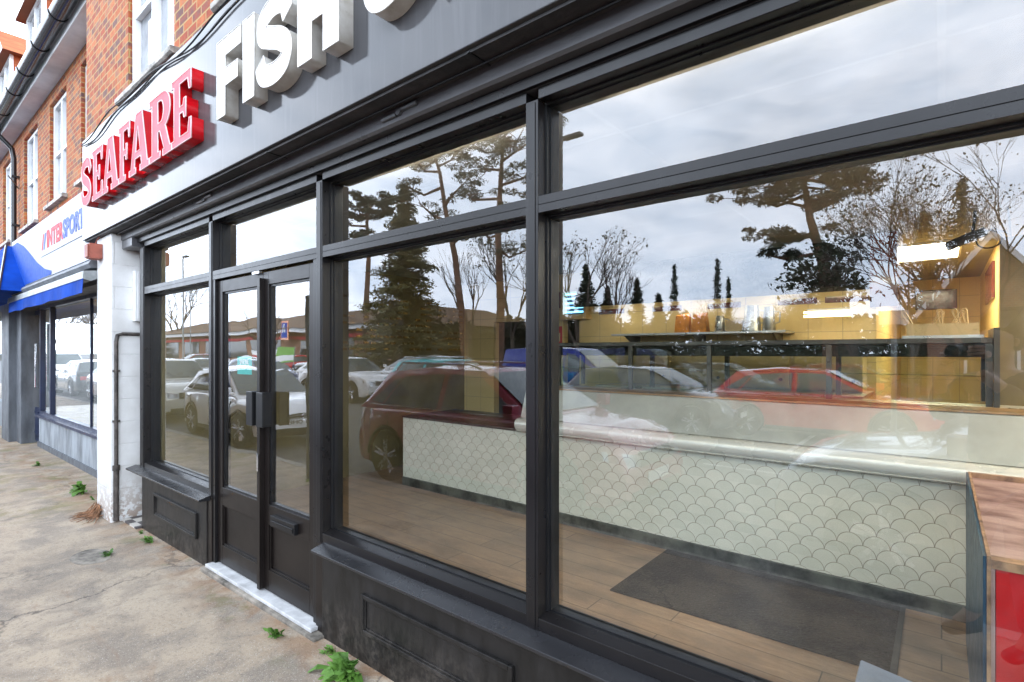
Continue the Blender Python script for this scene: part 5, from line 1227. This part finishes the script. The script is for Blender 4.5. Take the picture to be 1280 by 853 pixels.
def bare(x, y, h, label, spread=.55, depth=6, r0=.13, lean=(0,0), stems=1, leaves=0, s=.12, name='bare_tree', seed=1, hide=0):
    R_ = random.Random(seed); t = tree_obj(name, label, x, y); tk = MB(); br = MB(); lf = MB()
    def grow(p, d, L, r, lv):
        q = p+d*L*.5+Vector((R_.gauss(0,.04)*L, R_.gauss(0,.04)*L, 0)); e = p+d*L
        (tk if lv == 0 else br).tube([p, q, e], [r, r*.85, r*.68], 6 if lv < 2 else (4 if lv < 4 else 3), caps=False)
        if lv >= depth:
            for _ in range(leaves):
                v = Vector((R_.gauss(0,.15), R_.gauss(0,.15), R_.gauss(0,.15))); leaf(lf, e+v, s)
            return
        n_ = 3 if lv < 2 else R_.choice((2,2,3,3))
        for k in range(n_):
            sp_ = spread*R_.uniform(.5,1.2); a = R_.uniform(0, 2*PI); o = d.orthogonal().normalized(); o2 = d.cross(o)
            nd = (d*math.cos(sp_)+(o*math.cos(a)+o2*math.sin(a))*math.sin(sp_)+Vector((0,0,.12))).normalized()
            grow(p.lerp(e, R_.uniform(.72,1.0)) if k else e, nd, L*R_.uniform(.62,.86), r*R_.uniform(.52,.7), lv+1)
    for s_ in range(stems):
        d = Vector((lean[0]+R_.gauss(0,.12)*(stems > 1), lean[1]+R_.gauss(0,.1)*(stems > 1), 1)).normalized()
        grow(Vector((x+R_.gauss(0,.3)*(stems > 1), y, ROAD)), d, h*.29, r0, 0)
    tk.build('trunk', M['bark'], t); br.build('branches', M['twig'], t)
    if lf.f: lf.build('foliage', M['ivy'], t)
    return t

conifer(-31.6, -24, 14.4, 4.4, 'big olive green cedar with drooping boughs beside the supermarket', 'cedar', 1.6, .05, ls=.42, name='cedar_tree', power=.75)
pine(-45.0, -30.0, [(0,0,ROAD),(.2,0,6),(.6,0,11),(.3,0,14.6),(.8,0,16)], [(.62,-3.6,0,1.0,1.9),(.72,-4.6,.5,1.6,2.0),(.85,-2.2,-.5,1.5,2.0),(.9,2.6,0,.9,1.9),(1,.6,0,.5,2.0),(.8,3.2,.4,.3,1.7),(.6,2.0,.3,.6,1.4)], 'flat topped pine leaning out left of the big cedar', .35, 'needles', .5, 260)
pine(-21.2, -20.0, [(0,0,ROAD),(-.3,0,3.5),(-.9,0,7.2),(-1.7,0,10.0),(-2.2,0,12.4),(-2.7,0,13.6)], [(.45,2.2,0,.8,.9),(.55,-2.6,0,1.6,1.1),(.62,2.4,.3,1.2,1.2),(.72,-3.0,.2,.6,1.3),(.80,-2.5,0,1.3,1.4),(.86,1.9,0,.8,1.2),(.93,-2.3,.2,.4,1.3),(.97,1.3,0,.4,1.2),(1,-.4,0,.4,1.5),(1,-1.7,0,.2,1.3)], 'tall thin Scots pine with curved trunk right of the big cedar', .24, 'needles', .30, 210)
pine(-18.7, -20.0, [(0,0,ROAD),(.1,0,4.0),(-.1,0,8.0),(.1,0,11),(.3,0,13.3)], [(.5,-2.2,0,.9,1.0),(.58,2.2,0,.7,1.2),(.66,-2.4,.3,.9,1.2),(.72,2.4,0,.6,1.4),(.8,-2.0,0,1.0,1.4),(.85,2.3,0,.7,1.5),(.92,-1.7,.3,.5,1.5),(.97,1.4,0,.3,1.6),(1,0,0,.5,1.7),(.45,2.4,0,-.2,1.1)], 'tallest Scots pine with bushy top, straight red trunk', .27, 'needles', .30, 230)
pine(-3.75, -25.0, [(0,0,ROAD),(-.1,0,3),(-.35,0,5.6),(-.85,0,7.6),(-1.1,0,9.4)], [(.55,-2.3,0,.2,1.2),(.60,-1.7,.4,.5,1.1),(.66,-2.2,-.3,.3,1.1),(.78,1.7,0,.7,1.4),(.82,-1.8,0,.8,1.4),(.86,2.0,.3,.3,1.4),(.9,-2.5,0,.3,1.3),(.95,1.5,0,.1,1.4),(1,-.4,0,.1,1.5),(1,.8,0,.2,1.4),(.97,-1.6,.3,.1,1.4),(1,2.2,0,-.6,1.1)], 'umbrella shaped pine with layered crown standing alone', .34, 'needles', .30, 330, name='umbrella_pine')
conifer(-22.3, -35, 8.6, 1.9, 'narrow dark conifer left of the bare tree', 'needles', 1.2, ls=.4)
conifer(-20.9, -36, 6.8, 1.6, 'short dark conifer behind the bare tree', 'needles', 1.2, ls=.4)
conifer(-19.3, -38, 7.6, 1.5, 'pointed dark conifer right of the bare tree', 'needles', 1.2, ls=.4)
conifer(-18.3, -40, 6.4, 1.4, 'small round topped dark conifer beside the pointed one', 'needles', 1.2, ls=.4)
for x, h, r, lab in ((-16.95, 8.7, .60, 'broadest slim cypress, leftmost of the three'), (-13.5, 9.0, .42, 'tallest slim cypress, middle of the three'), (-12.65, 7.2, .30, 'thinnest and shortest cypress, rightmost of the three')):
    conifer(x, -40, h, r, lab, 'cypress', 1.0, .3, 'cypress', .28, .55)
conifer(-3.9, -27, 5.6, 1.0, 'small dark conifer at the foot of the umbrella pine', 'needles', 1.2, ls=.3)
conifer(.6, -25, 8.4, 2.0, 'dark ragged conifer among the big bare trees', 'needles', .8, ls=.3)
conifer(-.5, -26, 7.6, 1.8, 'second ragged conifer between the bare trees and the house', 'cedar', .8, ls=.3)
bare(-20.0, -35, 11.0, 'bare deciduous tree with fine upright twigs', .42, 6, .16, seed=3)
bare(-26.6, -26, 9.5, 'bare tree just right of the big cedar', .38, 6, .15, seed=8)
bare(-23.5, -27, 10.5, 'bare tree with ivy between the cedar and the Scots pines', .42, 6, .16, seed=9, leaves=1, s=.25)
bare(-16.8, -25, 9.5, 'bare tree right of the tallest Scots pine', .45, 6, .15, seed=12, leaves=1, s=.2)
bare(-2.55, -22, 6.2, 'dark ivy covered tree right of the umbrella pine', .5, 6, .15, seed=5, leaves=3, s=.24, name='ivy_tree')
bare(-.55, -16, 7.3, 'large bare tree with curved leaning stem and dead leaves', .38, 7, .085, (-.02,0), 1, 1, .09, seed=21)
bare(.30, -15.5, 7.0, 'widest bare tree with several stems nearest the house', .46, 7, .08, (.06,0), 2, 1, .08, seed=17)
bare(4.4, -17, 7.5, 'bare tree in front of the brick house', .5, 6, .14, seed=31)
bare(-7.0, -42, 6.6, 'low bare tree on the horizon left of the umbrella pine', .6, 6, .12, stems=3, seed=41, name='bare_shrub')
bare(-9.4, -42, 6.4, 'low bare shrub on the horizon right of the cypresses', .6, 6, .12, stems=3, seed=42, name='bare_shrub')
bare(-15.2, -43, 6.6, 'low bare shrub between the first two cypresses', .6, 6, .12, stems=3, seed=43, name='bare_shrub')
bare(-35.5, -27.5, 5.5, 'small pale bare tree before the supermarket', .5, 6, .09, seed=51)
bare(-55, -25, 6.5, 'bare street tree in the supermarket car park', .5, 6, .11, seed=52)
for i, x in enumerate((-118, -110, -126, -135, -98)):
    bare(x, -19-3*i, 10+i, 'bare roadside tree %s' % ('nearest the far end of the supermarket', 'second beyond the supermarket', 'third beyond the supermarket', 'last one along the far road', 'first bare tree beyond the lamp')[i], .5, 6, .3, seed=60+i)
# hedge and far wood
def mass(name, label, x0, x1, y, h, dp, n, s, mt):
    m = MB()
    for _ in range(n):
        x = rnd.uniform(x0, x1); top = h*(.86+.10*math.sin(x*.9)+.07*math.sin(x*2.3+1)+.05*math.sin(x*5.1)); z = ROAD+rnd.random()**.8*(top-ROAD); leaf(m, Vector((x, y+rnd.uniform(-dp,0), z)), s)
    o = m.build(name, M[mt], None); o['label'] = label; o['category'] = 'hedge'; o['kind'] = 'stuff'; return o
mass('hedge', 'tall brown green hedge running along behind the far parked cars', -36, 12, -30, 4.2, 3.0, 26000, .42, 'hedge')
mass('distant_wood', 'brownish distant winter wood beyond the supermarket', -190, -36, -60, 7.5, 6, 14000, 1.3, 'hedge')
mass('distant_wood', 'distant wood continuing to the right behind the house', 10, 60, -34, 6.5, 5, 5000, .8, 'hedge')
mass('distant_wood', 'winter wood closing the far end of the street', -230, -150, -12, 9.0, 8, 9000, 1.3, 'hedge')

# ------------------------------------------------------------ the photographer
def skin_mesh(nodes, edges, root=0, levels=2):
    """nodes: [(x,y,z,rx,ry)]"""
    me = bpy.data.meshes.new('sk'); me.from_pydata([n[:3] for n in nodes], edges, [])
    ob = bpy.data.objects.new('tmp', me); C.objects.link(ob)
    md = ob.modifiers.new('s', 'SKIN'); md.use_smooth_shade = True
    for i, n_ in enumerate(nodes): v = me.skin_vertices[0].data[i]; v.radius = (n_[3], n_[4]); v.use_root = (i == root)
    sb = ob.modifiers.new('u', 'SUBSURF'); sb.levels = levels; sb.render_levels = levels
    dg = bpy.context.evaluated_depsgraph_get(); dg.update()
    out = bpy.data.meshes.new_from_object(ob.evaluated_get(dg)); bpy.data.objects.remove(ob); return out
def skin_part(name, nodes, edges, m, parent, root=0, levels=2):
    me = skin_mesh(nodes, edges, root, levels); me.materials.clear(); me.materials.append(m)
    o = bpy.data.objects.new(name, me); C.objects.link(o); o.parent = parent; return o
M['skin'] = mat('skin', (.50,.30,.22), .5, 0, .08, 8); M['jacket'] = mat('dark_jacket', (.025,.025,.032), .75, 0, .25, 6, .3, 30); M['jeans'] = mat('dark_jeans', (.03,.04,.07), .85, 0, .25, 8, .3, 60); M['hair'] = mat('brown_hair', (.06,.035,.02), .6, 0, .3, 30, .5, 60)
# local frame: +y is the way the person looks, x to their right
ph = thing('person', 'photographer in a dark jacket and jeans holding a black camera to the face', 'person', (.26, -2.02, 0), rz=VIEW)
# eye height is set so that the held camera sits just behind the viewpoint
ZH = 1.60+.062
bn = [(0,0,.95,.15,.11),(0,.01,1.12,.145,.10),(0,.0,1.30,.17,.11),(0,-.01,1.42,.12,.085),(0,.01,1.50,.055,.055),(0,.03,1.58,.06,.065),(0,.04,ZH+.0,.078,.095),(0,.03,ZH+.08,.070,.085),
      (.19,-.01,1.42,.055,.055),(.26,.10,1.24,.045,.045),(.15,.26,1.44,.032,.032),(.10,.31,1.50,.026,.034),
      (-.19,-.01,1.42,.055,.055),(-.24,.12,1.22,.045,.045),(-.10,.30,1.42,.032,.032),(-.06,.36,1.48,.026,.034),
      (.10,0,.88,.09,.09),(.12,.02,.50,.062,.062),(.13,-.02,.12,.04,.045),(.14,.10,.05,.038,.028),
      (-.10,0,.88,.09,.09),(-.13,.05,.50,.062,.062),(-.15,.0,.12,.04,.045),(-.17,.12,.05,.038,.028)]
be = [(0,1),(1,2),(2,3),(3,4),(4,5),(5,6),(6,7),(3,8),(8,9),(9,10),(10,11),(3,12),(12,13),(13,14),(14,15),(0,16),(16,17),(17,18),(18,19),(0,20),(20,21),(21,22),(22,23)]
skin_part('body', bn, be, M['skin'], ph)
jn = [(0,0,.90,.185,.135),(0,.01,1.10,.175,.125),(0,0,1.30,.195,.13),(0,-.01,1.43,.15,.10),(0,.0,1.50,.07,.07),(.20,-.01,1.42,.075,.075),(.27,.10,1.24,.062,.062),(.16,.25,1.43,.044,.044),(-.20,-.01,1.42,.075,.075),(-.25,.12,1.22,.062,.062),(-.11,.29,1.41,.044,.044)]
skin_part('jacket', jn, [(0,1),(1,2),(2,3),(3,4),(3,5),(5,6),(6,7),(3,8),(8,9),(9,10)], M['jacket'], ph)
tn = [(0,0,.92,.165,.125),(.10,0,.82,.105,.105),(.12,.02,.48,.078,.078),(.13,-.02,.11,.062,.062),(-.10,0,.82,.105,.105),(-.13,.05,.48,.078,.078),(-.15,0,.11,.062,.062)]
skin_part('trousers', tn, [(0,1),(1,2),(2,3),(0,4),(4,5),(5,6)], M['jeans'], ph)
for s, y in ((.13,0), (-.15,.02)):
    skin_part('shoe', [(s,-.06+y,.05,.045,.045),(s,.06+y,.045,.05,.042),(s+.01*(1 if s > 0 else -1),.18+y,.035,.045,.03)], [(0,1),(1,2)], M['black'], ph)
skin_part('hair', [(0,-.02,ZH+.06,.085,.085),(0,.03,ZH+.115,.085,.07),(0,-.055,ZH+.0,.07,.075)], [(0,1),(0,2)], M['hair'], ph)
def local(mb, name, m, parent, **k):
    o = mb.build(name, m, None, **k); o.parent = parent; return o
# face: nose, ears, closed eye, mouth
skin_part('nose', [(0,.125,ZH+.01,.010,.010),(0,.145,ZH-.02,.014,.012),(0,.135,ZH-.028,.012,.010)], [(0,1),(1,2)], M['skin'], ph, levels=1)
for s in (-1, 1): skin_part('ear', [(s*.078,.03,ZH+.01,.008,.016),(s*.086,.028,ZH-.01,.008,.014),(s*.080,.035,ZH-.035,.006,.008)], [(0,1),(1,2)], M['skin'], ph, levels=1)
local(MB().lathe([(.012,.118),(.010,.126),(.003,.130)], -.032, 0, 12, 0, 'y', ZH+.012), 'eye', M['white_flat'], ph, smooth=True)
local(MB().tube([(-.024,.124,ZH-.062),(0,.131,ZH-.060),(.024,.124,ZH-.062)], .005, 6), 'mouth', mat('lips', (.35,.12,.10), .5), ph)
# hands: five separate fingers each
def hand(cx, cy, cz, s):
    t = [(cx,cy,cz-.03,.022,.030),(cx+s*.005,cy+.015,cz+.01,.020,.036)]
    skin_part('palm', t, [(0,1)], M['skin'], ph)
    for k, (L, dz) in enumerate(((.055,.030),(.062,.012),(.058,-.006),(.046,-.024))):
        b = (cx+s*.004, cy+.02, cz+dz)
        skin_part('finger', [(b[0],b[1],b[2],.0095,.0095),(b[0]-s*.012,b[1]+L*.62,b[2]+.002,.009,.009),(b[0]-s*.034,b[1]+L*.86,b[2]-.002,.0085,.0085),(b[0]-s*.052,b[1]+L*.80,b[2]-.006,.0075,.0075)], [(0,1),(1,2),(2,3)], M['skin'], ph, levels=1)
    skin_part('thumb', [(cx,cy,cz-.02,.012,.012),(cx-s*.022,cy-.004,cz-.012,.011,.011),(cx-s*.046,cy+.002,cz+.004,.010,.010)], [(0,1),(1,2)], M['skin'], ph, levels=1)
hand(.098, .24, 1.595, 1); hand(-.085, .27, 1.56, -1)
# held camera, its lens front ends just behind the viewpoint
hc = thing('photo_camera', 'black camera held up to the face of the photographer', 'camera', (.26, -2.02, 0), rz=VIEW)
local(MB().box(-.068, .070, .175, .235, 1.555, 1.645).box(-.025, .025, .18, .24, 1.6455, 1.675).box(.045, .078, .165, .255, 1.55, 1.64), 'camera_body', M['black'], hc, bevel=.006)
local(MB().lathe([(.032,.236),(.034,.25),(.034,.30),(.040,.345),(.038,.348),(.030,.335)], 0, 0, 24, 0, 'y', 1.60), 'lens', M['black'], hc, smooth=True)
